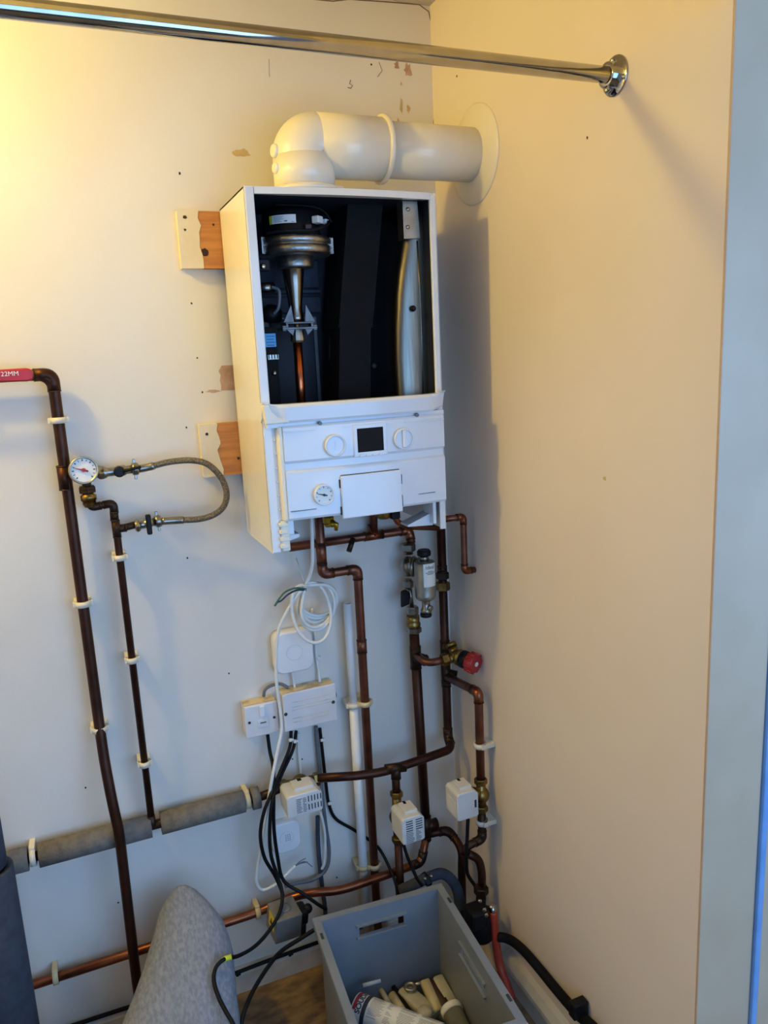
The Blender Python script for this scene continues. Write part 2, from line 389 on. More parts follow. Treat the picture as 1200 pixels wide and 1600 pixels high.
for z_, r_ in ((fz-.016, .013), (fz-.047, .011)):
    MB().lathe([(r_, -.01), (r_, .006), (r_-.002, .009), (r_-.004, .009)], (ex-fr+.003, fy-.008, z_), (-1, -.2, 0.05), 20).build('test_cap', 'flue', flue)

# ------------------------------------------------------------------ boiler
XL, XR, YF, YR, ZT, ZB = -.528, -.132, -.254, -.0255, 1.906, 1.202
boiler = thing('boiler', 'white wall-hung gas boiler with its front cover off', 'boiler', ((XL+XR)/2, YR, ZB))
mb = MB()
mb.bb((XL, YF, ZB), (XL+.003, YR, ZT)); mb.bb((XR-.003, YF, ZB), (XR, YR, ZT)); mb.bb((XL, YF+.004, ZT-.003), (XR, YR, ZT))
mb.build('casing', 'wwhite', boiler)
mb = MB()
mb.bb((XL, YF-.0015, ZB), (XL+.0185, YF+.006, ZT+.001), .0025); mb.bb((XR-.0135, YF-.0015, ZB), (XR, YF+.006, ZT-.003), .0025)
n = 16; xs = [XL+.019+(XR-XL-.032)*k/n for k in range(n+1)]
top = [[(x, YF-.002-.010*math.sin(math.pi*k/n)*1.0, ZT), (x, YF-.002-.012*math.sin(math.pi*k/n), ZT-.0125-.0005), (x, YF+.008, ZT-.0125), (x, YF+.012, ZT)] for k, x in enumerate(xs)]
mb.loft([[V(q) for q in r] for r in top], True, False)
mb.build('front_frame', 'wwhite', boiler)
mb = MB()
mb.bb((XL+.0035, YR-.014, 1.30), (XR-.0035, YR-.002, ZT-.004)); mb.bb((XL+.0035, YF+.012, 1.30), (XL+.008, YR-.014, ZT-.004)); mb.bb((XR-.010, YF+.012, 1.30), (XR-.0035, YR-.014, ZT-.004))
mb.bb((XL+.008, YF+.016, ZT-.010), (XR-.010, YR-.014, ZT-.004)); mb.bb((XL+.024, YF+.016, 1.30), (XR-.018, YR-.014, 1.46))
mb.build('inner_lining', 'navy', boiler)
# --- fan
fx, fyc = -.404, -.140
fan = MB().mat('alu').lathe([(.070, 1.795), (.0755, 1.799), (.0765, 1.812), (.0735, 1.8125), (.0735, 1.8155), (.0775, 1.816), (.0775, 1.826), (.072, 1.830), (.03, 1.832)], (fx, fyc, 0), seg=48)
for a in (198, 340, 20, 100, 160): 
    a = math.radians(a); fan.box((fx+.0765*math.cos(a), fyc+.0765*math.sin(a), 1.814), (.010, .010, .034), .002, Matrix.Rotation(a, 3, 'Z'))
fan = fan.build('fan_housing', None, boiler, label='cast aluminium fan housing')
MB().lathe([(.060, 1.832), (.0605, 1.838), (.0585, 1.842), (.0585, 1.876), (.054, 1.881), (.02, 1.882)], (fx-.004, fyc, 0), seg=40).build('fan_motor', 'black', boiler, label='black fan motor')
def onarc(R, ang, z, c=(fx-.004, fyc)): return V((c[0]+R*math.cos(ang), c[1]+R*math.sin(ang), z))
def arcpatch(name, R, a0, a1, z0, z1, m, par, n=10):
    mb = MB(); rows = []
    for k in range(n+1):
        a = math.radians(a0+(a1-a0)*k/n); rows.append([onarc(R, a, z0), onarc(R, a, z1)])
    mb.loft(rows, False, True, False); return mb.build(name, m, par)
lab = arcpatch('fan_label', .0589, 208, 264, 1.853, 1.869, 'paper', boiler)
arcpatch('colour_strip', .0591, 208, 215, 1.853, 1.869, 'limey', lab)
for i in range(5): arcpatch('print_line', .0592, 219, 219+random.choice((18, 21, 14)), 1.8555+i*.0025, 1.8562+i*.0025, 'inkg', lab, 5)
arcpatch('print_line', .0592, 241, 247, 1.8555, 1.858, 'inkg', lab, 3); arcpatch('print_line', .0592, 255, 261, 1.8545, 1.8555, 'inkg', lab, 3)
MB().box((fx+.036, fyc-.054, 1.860), (.020, .016, .014), .002, Matrix.Rotation(.7, 3, 'Z')).box((fx+.058, fyc-.040, 1.859), (.014, .010, .010), .002, Matrix.Rotation(.8, 3, 'Z')).build('plug_connector', 'paper', boiler)
MB().bb((fx+.006, fyc-.066, 1.838), (fx+.020, fyc-.056, 1.850), .002).build('fan_terminal', 'brown', boiler)
MB().tube(spl([(fx-.07, fyc-.045, 1.834), (fx-.03, fyc-.070, 1.836), (fx+.02, fyc-.070, 1.838), (fx+.055, fyc-.056, 1.850), (fx+.062, fyc-.048, 1.858)]), .003, 8).build('fan_lead', 'rubber', boiler)
MB().tube(spl([(fx+.075, fyc-.03, 1.86), (fx+.06, fyc-.03, 1.88), (fx+.03, fyc-.03, 1.890), (fx-.04, fyc-.02, 1.893)]), .002, 8).build('upper_lead', 'rubber', boiler)
MB().lathe([(.030, 1.770), (.0385, 1.772), (.0395, 1.776), (.0395, 1.797)], (fx-.001, fyc, 0), seg=36).build('fan_collar', 'alu', boiler)
ven = MB().mat('ssteel').lathe([(.0165, 1.664), (.016, 1.674), (.0135, 1.690), (.015, 1.705), (.020, 1.745), (.0235, 1.772), (.0275, 1.776), (.0275, 1.780)], (-.410, fyc, 0), seg=36).build('venturi', None, boiler, label='tapered steel venturi tube')
br = MB().mat('dalu').box((-.410, fyc-.004, 1.6615), (.062, .040, .004), .001).box((-.410, fyc-.004, 1.6505), (.076, .040, .005), .001)
for s_ in (-1, 1):
    br.prism([(0, 0), (.022*s_, 0), (.004*s_, .034)], (-.410+.012*s_, fyc-.022, 1.663), (1, 0, 0), (0, 0, 1), (0, .004, 0))
    br.box((-.410+.0335*s_, fyc-.018, 1.651), (.009, .010, .012), .0015).box((-.410+.027*s_, fyc-.012, 1.656), (.004, .02, .010))
    br.prism([(0, 0), (.016*s_, 0), (.004*s_, -.012)], (-.410+.012*s_, fyc-.022, 1.648), (1, 0, 0), (0, 0, 1), (0, .004, 0))
br.build('gas_bracket', None, boiler)
MB().cyl((-.410, fyc, 1.648), (-.410, fyc, 1.664), .006).build('injector', 'brass', boiler)
nb = MB().mat('galv').lathe([(.0135, 1.622), (.016, 1.626), (.0145, 1.642), (.0135, 1.649)], (-.410, fyc, 0), seg=12, flat=True).build('gas_union', None, boiler)
MB().cyl((-.411, fyc, 1.626), (-.4125, fyc, 1.44), .0098, seg=24).build('gas_pipe', 'copin', boiler, label='bright copper gas pipe')
# --- black duct
c4 = [(-0.293,-0.175,1.897), (-0.215,-0.175,1.897), (-0.252,-0.175,1.646), (-0.257,-0.177,1.646), (-0.268,-0.177,1.509), (-0.343,-0.177,1.514), (-0.327,-0.177,1.648), (-0.329,-0.175,1.648)]
mb = MB().loft([[V(c4[0]), V(c4[1]), V(c4[1])+V((0, .11, 0)), V(c4[0])+V((0, .11, 0))], [V(c4[7]), V(c4[2]), V(c4[2])+V((0, .11, 0)), V(c4[7])+V((0, .11, 0))]], True, False)
lo = [V(c4[5]), V(c4[4])]; 
mb.loft([[V(c4[6]), V(c4[3]), V(c4[3])+V((0, .1, 0)), V(c4[6])+V((0, .1, 0))], [zz(lo[0], 1.452), zz(lo[1], 1.452), (lo[1].x, lo[1].y+.1, 1.452), (lo[0].x, lo[0].y+.1, 1.452)]] if False else [[V(c4[6]), V(c4[3]), V(c4[3])+V((0, .1, 0)), V(c4[6])+V((0, .1, 0))], [V(zz(lo[0], 1.455)), V(zz(lo[1], 1.455)), V((lo[1].x, lo[1].y+.1, 1.455)), V((lo[0].x, lo[0].y+.1, 1.455))]], True, False)
mb.build('air_duct', 'blackm', boiler, label='tall black rectangular air duct')
MB().tube(spl([(-0.305,-0.11,1.762), (-0.317,-0.11,1.668), (-0.328,-0.11,1.613), (-0.329,-0.11,1.53)]), .006, 10).build('side_lug', 'black', boiler)
for q in ((-0.328,-0.12,1.573), (-0.245,-0.15,1.565)): MB().lathe([(.008, 0), (.008, .006), (.004, .008)], q, (0, -1, 0), 14).build('duct_boss', 'black', boiler)
# --- heat exchanger
rows = [(318, 626, 660), (372, 619, 667), (420, 613, 671), (462, 609, 673.5), (520, 607, 674), (560, 608, 673), (618, 612, 671)]
rings = []
for (yy, l, r) in rows:
    pass
HX = [((-0.165,-0.17,1.901), (-0.125,-0.17,1.902)), ((-0.182,-0.17,1.831), (-0.114,-0.17,1.832)), ((-0.194,-0.17,1.768), (-0.11,-0.17,1.768)), ((-0.203,-0.17,1.712), (-0.108,-0.17,1.711)), ((-0.21,-0.17,1.634), (-0.109,-0.17,1.631)), ((-0.212,-0.17,1.579), (-0.113,-0.17,1.575)), ((-0.211,-0.17,1.493), (-0.12,-0.17,1.487))]
for a, b in HX:
    w = (b[0]-a[0])/2; cx_ = (a[0]+b[0])/2; ring = []
    for k in range(33):
        t = math.pi*k/32; cc, ss = math.cos(t), math.sin(t)
        ring.append(V((cx_-w*math.copysign(abs(cc)**.8, cc), -.178-.034*ss**.55, a[2])))
    ring += [V((cx_+w, -.05, a[2])), V((cx_-w, -.05, a[2]))]; rings.append(ring)
rings.append([V((q.x, q.y, 1.46)) for q in rings[-1]])
hx = MB().loft(rings, True, True).build('heat_exchanger', 'steel', boiler, label='tall brushed steel heat exchanger shell')
MB().tube([(-0.156,-0.212,1.819), (-0.154,-0.212,1.723), (-0.154,-0.212,1.63), (-0.156,-0.212,1.496)], .0018, 8).build('fold_seam', 'steel', hx)
bk = MB().mat('galv').prism([(0, 0), (.034, .001), (.030, .078), (0, .080)], (-0.185,-0.218,1.822), (1, 0, 0), (0, 0, 1), (0, .004, 0), .001)
bk.prism([(-.004, 0), (0, 0), (0, .080), (-.004, .080)], (-0.185,-0.218,1.822), (1, 0, 0), (0, 0, 1), (0, .03, 0))
bk = bk.build('top_bracket', None, boiler, label='pale metal bracket on the heat exchanger')
for q in ((-0.178,-0.218,1.88), (-0.18,-0.218,1.845)): MB().lathe([(.004, 0), (.004, .003), (.002, .004)], q, (0, -1, 0), 12).build('screw', 'chrome', bk)
MB().lathe([(.0065, 0), (.0065, .003), (.004, .006), (.004, .009)], (-0.174,-0.215,1.681), (0, -1, 0), 16).build('sensor_plug', 'black', boiler)
# --- back plate ribs and control gear
mb = MB().bb((XL+.012, YR-.026, 1.742), (-.325, YR-.013, 1.80), .003).bb((XL+.012, YR-.034, 1.730), (-.325, YR-.013, 1.737), .002).bb((XL+.012, YR-.030, 1.688), (-.325, YR-.013, 1.722), .003)
mb.build('back_casting', 'foamd', boiler)
MB().bb((XL+.012, YR-.022, 1.47), (-.335, YR-.013, 1.68), .002).build('back_plate', 'wgrey', boiler)
MB().bb((-.445, YR-.030, 1.47), (-.345, YR-.020, 1.675), .003).build('dark_baffle', 'navy', boiler)
MB().box((-0.478,-0.16,1.776), (.024, .02, .022), .002).build('bracket_block', 'black', boiler)
MB().ball((-0.481,-0.172,1.773), .006, (1, .6, 1)).build('screw', 'chrome', boiler)
MB().tube([(-0.479,-0.12,1.736), (-0.448,-0.12,1.737)], .011, 14).build('ignition_boot', 'nickel', boiler)
MB().tube(spl([(-0.455,-0.13,1.737), (-0.443,-0.14,1.727), (-0.447,-0.14,1.695), (-0.455,-0.13,1.683)]), .0035, 8).build('ignition_lead', 'wgrey', boiler)
MB().lathe([(.022, 0), (.022, .02), (.012, .03)], (-0.453,-0.1,1.672), (0, -.4, 1), 20).build('gas_valve_cap', 'black', boiler)
gv = MB().bb((-.506, -.165, 1.47), (-.462, -.08, 1.655), .004).build('gas_valve', 'blackm', boiler)
q = (-0.477,-0.167,1.628)
l2 = MB().box(q, (.024, .002, .027)).build('blue_label', 'bluel', gv)
for i in range(4): MB().box((q[0]+random.uniform(-.002, .002), q[1]-.0012, q[2]+.008-i*.006), (.018-.003*(i % 2), .0006, .0012)).build('print_line', 'ink', l2)
q = (-0.474,-0.167,1.594); MB().box(q, (.024, .008, .011), .001).build('terminal_block', 'nickel', gv)
for k in range(4): MB().box((q[0]-.009+k*.006, q[1]-.0045, q[2]+.001), (.0018, .001, .009)).build('terminal_slot', 'black', gv)
MB().ball((-0.473,-0.168,1.561), .005, (1, .6, 1)).build('screw', 'nickel', gv)
# --- control panel
PF = -.276
x0, x1 = -.494, -.140
def shell(rows, name, m, par, x0=x0, x1=x1, bow=.006, back=-.235):
    rings = []; n = 20
    mb = MB(); grid = []
    for k in range(n+1):
        t = k/n; x = x0+(x1-x0)*t; b = bow*(4*t*(1-t))
        grid.append([V((x, y-b, z)) for y, z in rows]+[V((x, back, rows[-1][1])), V((x, back, rows[0][1]))])
    mb.loft(grid, True, False); return mb.build(name, m, par)
zg0, zg1 = 1.387, 1.369
cp = shell([(PF+.004, 1.459), (PF, 1.455), (PF, zg0+.003), (PF+.007, zg0-.003), (PF+.006, zg1+.002), (PF+.001, zg1-.002), (PF, zg1-.005), (PF, 1.274), (PF+.004, 1.269)], 'control_panel', 'panel', boiler)
# flared top lip
mb = MB(); grid = []; n = 28
for k in range(n+1):
    t = k/n; e = max(0, abs(t-.5)*2-.80)/.20
    x = (-.530)+(-.1325+.530)*t; up = .006*e*e
    yb = PF-.003-.007*(4*t*(1-t))
    grid.append([V((x, yb+.030, 1.502+up*.3)), V((x, yb+.004, 1.502+up)), V((x, yb-.002+.014*e, 1.496+up)), V((x, yb+.001+.020*e, 1.470+.006*e)), V((x, yb+.006+.02*e, 1.465+.006*e)), V((x, yb+.030, 1.463+.004*e))])
mb.loft(grid, True, False); mb.build('panel_lip', 'panel', boiler)
MB().bb((-.5225, PF+.006, 1.4665), (-.1365, PF+.03, 1.457)).build('shadow_gap', 'panel', boiler)
# left return and latch strip, right return
MB().bb((-.5035, -.2735, 1.267), (-.4925, -.235, 1.460), .0055, 4).build('panel_side', 'ivory', boiler, label='ivory side edge of the control panel')
mb = MB().bb((-.508, -.262, 1.205), (-.492, -.254, 1.268), .002)
for k in range(4): mb.bb((-.512, -.266, 1.212+k*.015), (-.496+.003*(k % 2), -.255, 1.220+k*.015), .0015)
mb.build('side_latch', 'ivory', boiler, label='ribbed ivory latch at the lower left corner')
mb = MB().bb((XL+.016, -.2535, 1.265), (-.49, -.246, 1.464))
for k in range(6): mb.bb((-.5095, -.256, 1.290+k*.028), (-.5035, -.252, 1.2935+k*.028), .001)
mb.build('side_rib', 'panel', boiler)
MB().prism([(-.531, 1.5035), (-.519, 1.5025), (-.514, 1.490), (-.502, 1.478), (-.482, 1.4705), (-.480, 1.466), (-.5275, 1.4655)], (0, -.2815, 0), (1, 0, 0), (0, 0, 1), (0, .016, 0), .0022).build('lip_corner', 'ivory', boiler, label='flared ivory corner of the panel lip')
MB().prism([(0, 0), (.045, .012), (.045, .020), (0, .022)], (-.498, -.20, 1.204), (1, 0, 0), (0, 0, 1), (0, .05, 0), .002).build('foot_tab', 'panel', boiler)
MB().bb((-.494, -.250, 1.235), (-.478, -.235, 1.27), .002).build('panel_foot', 'panel', boiler)
MB().bb((-.160, -.25, 1.215), (-.152, -.20, 1.28), .002).prism([(0, 0), (-.062, .004), (-.062, .008), (0, .030)], (-.152, -.23, 1.208), (1, 0, 0), (0, 0, 1), (0, .04, 0), .001).build('panel_bracket', 'panel', boiler)
# display
yf = PF-.0055
dm = MB().bb((-.351, yf-.003, 1.385), (-.276, yf+.006, 1.452), .0025).build('display_surround', 'panel', boiler)
MB().bb((-.3425, yf-.0036, 1.3945), (-.2845, yf-.001, 1.4435), .001).build('display_screen', 'screen', dm, label='dark blank display screen')
for k in range(4): MB().bb((-.340+k*.0145, yf-.006, 1.3855), (-.328+k*.0145, yf-.002, 1.3905), .0012).build('push_button', 'panel', dm)
def knob(c, turned):
    kb = MB().lathe([(.0215, 0), (.0215, .004), (.0225, .009), (.021, .0115), (.0185, .0115), (.0185, .006)], (c[0], yf+.002, c[2]), (0, -1, 0), 40).build('control_knob', 'panel', boiler, label=('white dial knob with a raised grip bar' if turned else 'white dial knob, flat faced'))
    MB().lathe([(.0186, 0), (.0186, .0075)], (c[0], yf+.002, c[2]), (0, -1, 0), 36).build('knob_face', 'panel', kb)
    if turned: MB().bb((c[0]-.0035, yf-.012, c[2]-.018), (c[0]+.0035, yf-.004, c[2]+.018), .0015).build('knob_grip', 'panel', kb)
    else: MB().bb((c[0]-.0007, yf-.0062, c[2]-.010), (c[0]+.0007, yf-.005, c[2]+.010)).build('knob_grip', 'panel', kb)
knob((-.391, 0, 1.4135), False); knob((-.240, 0, 1.4145), True)
def dial(c, R, ax, par, name, needle_ang, ncol, ticks=9, m='panel'):
    c = V(c); F = frame(ax)
    if F.col[1].z < 0: pass
    g = MB().lathe([(R, 0), (R, .010), (R*.98, .013), (R*.86, .013), (R*.84, .008)], c, ax, 40).build(name, m, par)
    MB().lathe([(R*.85, 0), (R*.85, .0088)], c, ax, 36).build('dial_face', 'paper', g)
    zt = V(ax).normalized()*.0092; upv = V((0, 0, 1)); upv = (upv-zt.normalized()*upv.dot(zt.normalized())).normalized(); rt = upv.cross(zt.normalized())
    mb = MB().mat('ink')
    for k in range(ticks):
        a = math.radians(225-270*k/(ticks-1)); d = rt*math.cos(a)+upv*math.sin(a)
        mb.cyl(c+zt+d*R*.66, c+zt+d*R*(.78), R*.022 if k % 2 else R*.04, seg=5)
    mb.build('dial_marks', None, g)
    a = math.radians(needle_ang); d = rt*math.cos(a)+upv*math.sin(a)
    nd = MB().mat('ink').tube([c+zt*1.1-d*R*.3, c+zt*1.1, c+zt*1.1+d*R*.72], [R*.07, R*.06, R*.015], 6).lathe([(R*.12, 0), (R*.12, .002)], c+zt, ax, 16)
    nd.build('dial_needle', None, g); return g, rt, upv, zt
dial((-.4215, yf+.003, 1.3165), .0215, (0, -1, 0), boiler, 'boiler_gauge', 165, 'ink')
dr = MB().mat('panel').bb((-.384, yf-.006, 1.2615), (-.249, yf, 1.3505), .0022).build('flap_door', None, boiler, label='plain white rectangular flap door')
mb = MB(); mb.bb((-.386, yf-.003, 1.326), (-.3835, yf+.002, 1.343)); mb.bb((-.386, yf-.003, 1.27), (-.3835, yf+.002, 1.287)); mb.bb((-.2495, yf-.003, 1.32), (-.247, yf+.002, 1.34)); mb.bb((-.2495, yf-.003, 1.272), (-.247, yf+.002, 1.296)); mb.bb((-.382, yf-.002, 1.3505), (-.252, yf+.002, 1.3518))
mb.build('hinge_gap', 'black', dr)
MB().bb((-.335, PF-.0055, 1.3525), (-.312, PF-.004, 1.364), .002).build('finger_recess', 'wgrey', boiler) if False else None
for a, b, z in ((-.490, -.437, 1.288), (-.208, -.168, 1.292)): MB().bb((a, PF-.0045, z), (b, PF+.001, z+.0012)).build('vent_slot', 'wgrey', boiler)
for q in ((-.417, 1.4595), (-.203, 1.4605)): MB().lathe([(.0045, 0), (.004, .004)], (q[0], PF+.001, q[1]), (0, -1, 0), 12).build('lug', 'wgrey', boiler)
# raised trim line on the upper panel
mb = MB()
for a, b, z in ((x0+.002, -.405, 1.4475), (-.372, -.352, 1.4475), (-.275, -.262, 1.4475), (-.235, x1-.002, 1.4475)):
    mb.bb((a, yf-.0005+.002*(a < -.45), z), (b, yf+.006, z+.0022), .0006)
mb.build('panel_ridge', 'panel', boiler)
# valves hanging under the boiler
gc_ = V((-0.365,-0.13,1.226))
MB().mat('brassy').hexn(gc_+V((0, 0, -.004)), (0, 0, 1), .013, .016).lathe([(.008, -.012), (.011, -.004)], gc_, (0, 0, 1), 14).ball(gc_+V((.006, -.008, -.004)), .009).tube([gc_+V((.004, -.012, 0)), gc_+V((.014, -.014, -.006)), gc_+V((.012, -.014, -.020))], [.005, .006, .004], 8).build('brass_gas_cock', None, boiler, label='yellow brass cock under the panel')
MB().mat('brass').lathe([(.012, 0), (.019, .006), (.019, .022), (.012, .034)], (-0.221,-0.11,1.211), (0, 0, 1), 16).mat('black').box((-0.197,-0.12,1.221), (.022, .018, .024), .003).build('brass_valve', None, boiler)

# ------------------------------------------------------------------ copper pipework
# left 22 mm pipe
a0, a1 = (-1.059,-0.035,1.586), (-0.897,-0.035,1.577)
zl = (a0[2]+a1[2])/2
ax = a1[0]
P = [(a0[0]-.15, -.035, zl), (ax, -.035, zl), ((-0.896,-0.035,0.835)[0], -.035, (-0.896,-0.035,0.835)[2]), (-0.895,-0.055,0.736), (-0.89,-0.075,0.644), (-0.884,-0.078,0.573), (-0.888,-0.078,0.239), zz((-0.888,-0.078,0.239), .004)]
p1 = pipe('copper_pipe', 'thick dark brown copper pipe dropping down the far left of the wall', 'pipe', P, .0115, 'copd', .035, elbows=(1,), elen=.034, sleeves=(((-0.9,-0.035,1.395), (-0.9,-0.035,1.346)),))
lv = thing('lever_handle', 'red lever handle of a valve at the left edge, lettered 22MM', 'valve handle', (-0.978,-0.075,1.582))
q0, q1 = V((-1.038,-0.072,1.59)), V((-0.95,-0.072,1.582))
ang = 0
mb = MB().prism([(-.10, -.009), (.062, -.013), (.070, -.010), (.073, 0), (.070, .010), (.062, .013), (-.10, .011)], (-1.003,-0.072,1.583), (1, 0, 0), (0, 0, 1), (0, .010, 0), .003)
grip = mb.build('lever_grip', 'redl', lv)
t_ = V((-0.972,-0.073,1.586)); text('22MM', .0125, front((t_.x, -.0728, t_.z)), 'paper', 'raised_lettering', grip)
MB().cyl((q0.x-.12, -.035, zl), (q0.x-.02, -.035, zl), .017).build('valve_body', 'brass', lv)
MB().cyl((q0.x-.07, -.035, zl), (q0.x-.07, -.068, zl), .008).build('valve_spindle', 'brass', lv)

# filling loop pipe, 15 mm
gy = -.03
P = [(-0.857,-0.045,1.319), (-0.855,-0.045,1.305), (-0.812,-0.045,1.31), ((-0.812,-0.045,1.31)[0]+.004, -.045, (-0.811,-0.045,1.275)[2]), zz((-0.808,-0.045,0.552), (-0.808,-0.045,0.552)[2])]
xv = ((-0.815,-0.045,1.205)[0]+(-0.808,-0.045,0.562)[0])/2
P[3] = (xv, -.045, (-0.81,-0.045,1.272)[2]); P[2] = (xv, -.045, (-0.813,-0.045,1.308)[2]); P[4] = (xv, -.045, (-0.808,-0.045,0.551)[2]); P[1] = (P[0][0], -.045, P[2][2]-.004)
fp = pipe('copper_pipe', 'thin copper pipe below the filling loop gauge, ending at the lagged pipe', 'pipe', [P[0], P[1], P[2], P[4]], .0078, 'copd', .016, elbows=(1, 2), elen=.02, mfit='copo', tees=(((xv, -.045, (-0.809,-0.045,1.252)[2]), (0, 0, 1), (1, 0, 0)),), sleeves=(((-0.812,-0.045,1.289), (-0.813,-0.045,1.272)),))
MB().tube(fil([(xv, -.045, P[4][2]+.022), (xv, -.045, P[4][2]), (xv+.0, -.0455, P[4][2]-.004)], .005), .009).build('elbow', 'copo', fp)

# gauge
gc = V((-0.863,-0.075,1.387))
ga = thing('pressure_gauge', 'round white pressure gauge with a red needle beside the thick left pipe', 'gauge', (gc.x, gc.y, gc.z-.04))
g, rt, upv, zt = dial(gc, .0285, (.12, -1, .12), ga, 'gauge_case', 160, 'ink', 13, 'galv')
nr = MB().tube([gc+zt*1.3-(rt*-.94+upv*.34)*.008, gc+zt*1.3+(rt*-.94+upv*.34)*.019], [.0014, .0005], 6).lathe([(.0042, 0), (.0042, .003)], gc+zt, (.12, -1, .12), 16).build('red_pointer', 'red', g)
MB().cyl(gc+V((0, .002, 0)), gc+V((0, .026, 0)), .012).build('gauge_stem', 'brass', ga)
# body behind the gauge and fittings below
q1, q2 = V((-0.861,-0.05,1.361)), V((-0.86,-0.045,1.315))
ck = MB().mat('brass').lathe([(.011, -.002), (.0135, .004), (.0135, .012), (.016, .012), (.016, .022), (.011, .026), (.009, .040)], (-0.858,-0.045,1.308), (-.02, 0, 1), 20).mat('copo').hexn((-0.859,-0.045,1.336), (0, 0, 1), .0185, .012)
ck.cyl((-0.858,-0.045,1.33), gc+V((.003, .012, -.012)), .009).hexn((-0.859,-0.05,1.343), (0, 0, 1), .0165, .008)
ck.build('compression_fitting', None, ga)
MB().mat('nickel').cyl(V(gc)+V((0, .03, 0)), (-0.825,-0.045,1.375), .013).build('gauge_manifold', 'nickel', ga)

# filling loop valves + hose
def loop_valve(name, label, a, b, lever, hs):
    a, b = V(a), V(b); d = (b-a).normalized(); L = (b-a).length
    root = thing(name, label, 'valve', (mid(a, b).x, a.y, min(a.z, b.z)-.01))
    MB().mat('nickel').lathe([(.010, 0), (.0125, L*.04), (.0125, L*.2), (.0095, L*.24), (.0095, L*.45), (.0115, L*.50), (.0115, L*.66), (.009, L*.70), (.009, L)], a, d, 20).hexn(a+d*L*.04, d, .0142, L*.13).build('valve_body', None, root)
    w = MB().mat('nickel').lathe([(.012, 0), (.0135, .003), (.0135, .011), (.011, .014)], a+d*L*.84, d, 16)
    n_ = V((0, -1, 0)).cross(d).normalized()
    for s_ in (-1, 1): w.box(a+d*(L*.84+.006)+n_*s_*.016, (.006, .003, .012), .001)
    w.build('wing_nut', None, root)
    c = a+d*L*.52
    if lever: 
        MB().lathe([(.0115, 0), (.0115, .009), (.009, .011)], c+V((0, -.010, 0)), (0, -1, 0), 18).tube([c+V((.006, -.019, .001)), c+V((.044, -.019, .006))], [.004, .003], 8).build('black_lever', 'black', root)
    else:
        MB().box(c+V((.002, -.014, 0)), (.011, .012, .044), .003).build('black_lever', 'black', root)
    return root
loop_valve('isolating_valve', 'upper nickel isolating valve with black lever, right of the gauge', (-0.836,-0.045,1.374), (-0.753,-0.045,1.376), True, 0)
vl0 = V((xv+.012, -.045, (-0.809,-0.045,1.252)[2]))
MB().cyl(vl0, (-0.771,-0.045,1.256), .0078).build('branch_stub', 'copo', fp)
loop_valve('isolating_valve', 'lower nickel isolating valve with black lever at the braided hose end', (-0.774,-0.045,1.253), (-0.723,-0.045,1.258), False, 0)
hp = spl([(-0.756,-0.045,1.375), (-0.732,-0.045,1.377), (-0.688,-0.055,1.385), (-0.643,-0.065,1.385), (-0.61,-0.07,1.373), (-0.585,-0.07,1.342), (-0.576,-0.07,1.307), (-0.584,-0.07,1.279), (-0.606,-0.065,1.261), (-0.638,-0.06,1.254), (-0.68,-0.05,1.255), (-0.726,-0.045,1.257)], 10)
hose = thing('braided_hose', 'braided steel filling hose looping in a U between the two isolating valves', 'hose', hp[60])
HM = mat('braided_steel', '#8d877c', .42, .9, col2='#5f5a52', scale=420, lo=.42, hi=.58, bump=.5, bscale=500)
MB().tube(hp[6:-6], .0068, 14).build('hose_braid', HM, hose)
MB().tube(hp[2:14], .0085, 14).build('end_ferrule', 'nickel', hose); MB().tube(hp[-13:-2], .0085, 14).build('end_ferrule', 'nickel', hose)

# lagged pipe
lz = ((-1.055,-0.04,0.539)[2]+(-0.581,-0.04,0.55)[2])/2
def lx(px, py): return 0
LX = [(-1.13,-0.04,0.545)[0], (-1.075,-0.04,0.543)[0], (-1.053,-0.04,0.542)[0], (-0.814,-0.04,0.545)[0], (-0.792,-0.04,0.545)[0], (-0.596,-0.04,0.547)[0], (-0.577,-0.04,0.547)[0], (-0.558,-0.04,0.547)[0], (-0.501,-0.04,0.55)[0]]
lag = pipe('copper_pipe', 'horizontal copper pipe hidden in grey foam lagging, left of the motorised valve', 'pipe', [(LX[0]-.25, -.04, lz), ((-0.542,-0.04,0.549)[0], -.04, lz), V((-0.491,-0.055,0.567))], .011, 'copo', .02)
for a, b, t_ in ((LX[0]-.2, LX[1], 'short grey foam pipe sleeve at the far left beside the upright lagged pipe'), (LX[2], LX[3], 'long grey foam pipe sleeve crossing behind the thick brown pipe'), (LX[4], LX[5], 'long grey foam pipe sleeve right of the thin pipe junction'), (LX[6], LX[7], 'small grey foam collar nearest the motorised valve')):
    mb = MB().lathe([(.0115, 0), (.0265, 0), (.0265, b-a), (.0115, b-a)], (a, -.04, lz), (1, 0, 0), 28)
    tag(mb.build('pipe_lagging', 'foam'), t_, 'pipe insulation', 'grey foam sleeves on the lagged pipe')

# long bottom pipe rising to the filter drop
def clipless(pts): return pts
bz = ((-1.096,-0.035,0.219)[2]+(-0.585,-0.035,0.238)[2])/2
fx_ = (-0.132,-0.05,0.695)[0]
LP = [((-1.096,-0.035,0.219)[0]-.25, -.035, bz), ((-0.585,-0.035,0.238)[0], -.035, bz), (-0.498,-0.05,0.253), (-0.448,-0.07,0.263), (-0.401,-0.082,0.257), (-0.359,-0.085,0.255), (-0.302,-0.085,0.256), (-0.192,-0.075,0.251)]
el = V((-0.144,-0.06,0.238)); 
lp = pipe('copper_pipe', 'long bright copper pipe running low along the wall behind the transformer', 'pipe', LP+[(el.x, -.065, (-0.162,-0.07,0.245)[2]), (fx_+.012, -.055, (-0.139,-0.06,0.312)[2])], .011, 'copb', .05, elbows=(8,), elen=.03, mfit='copo')
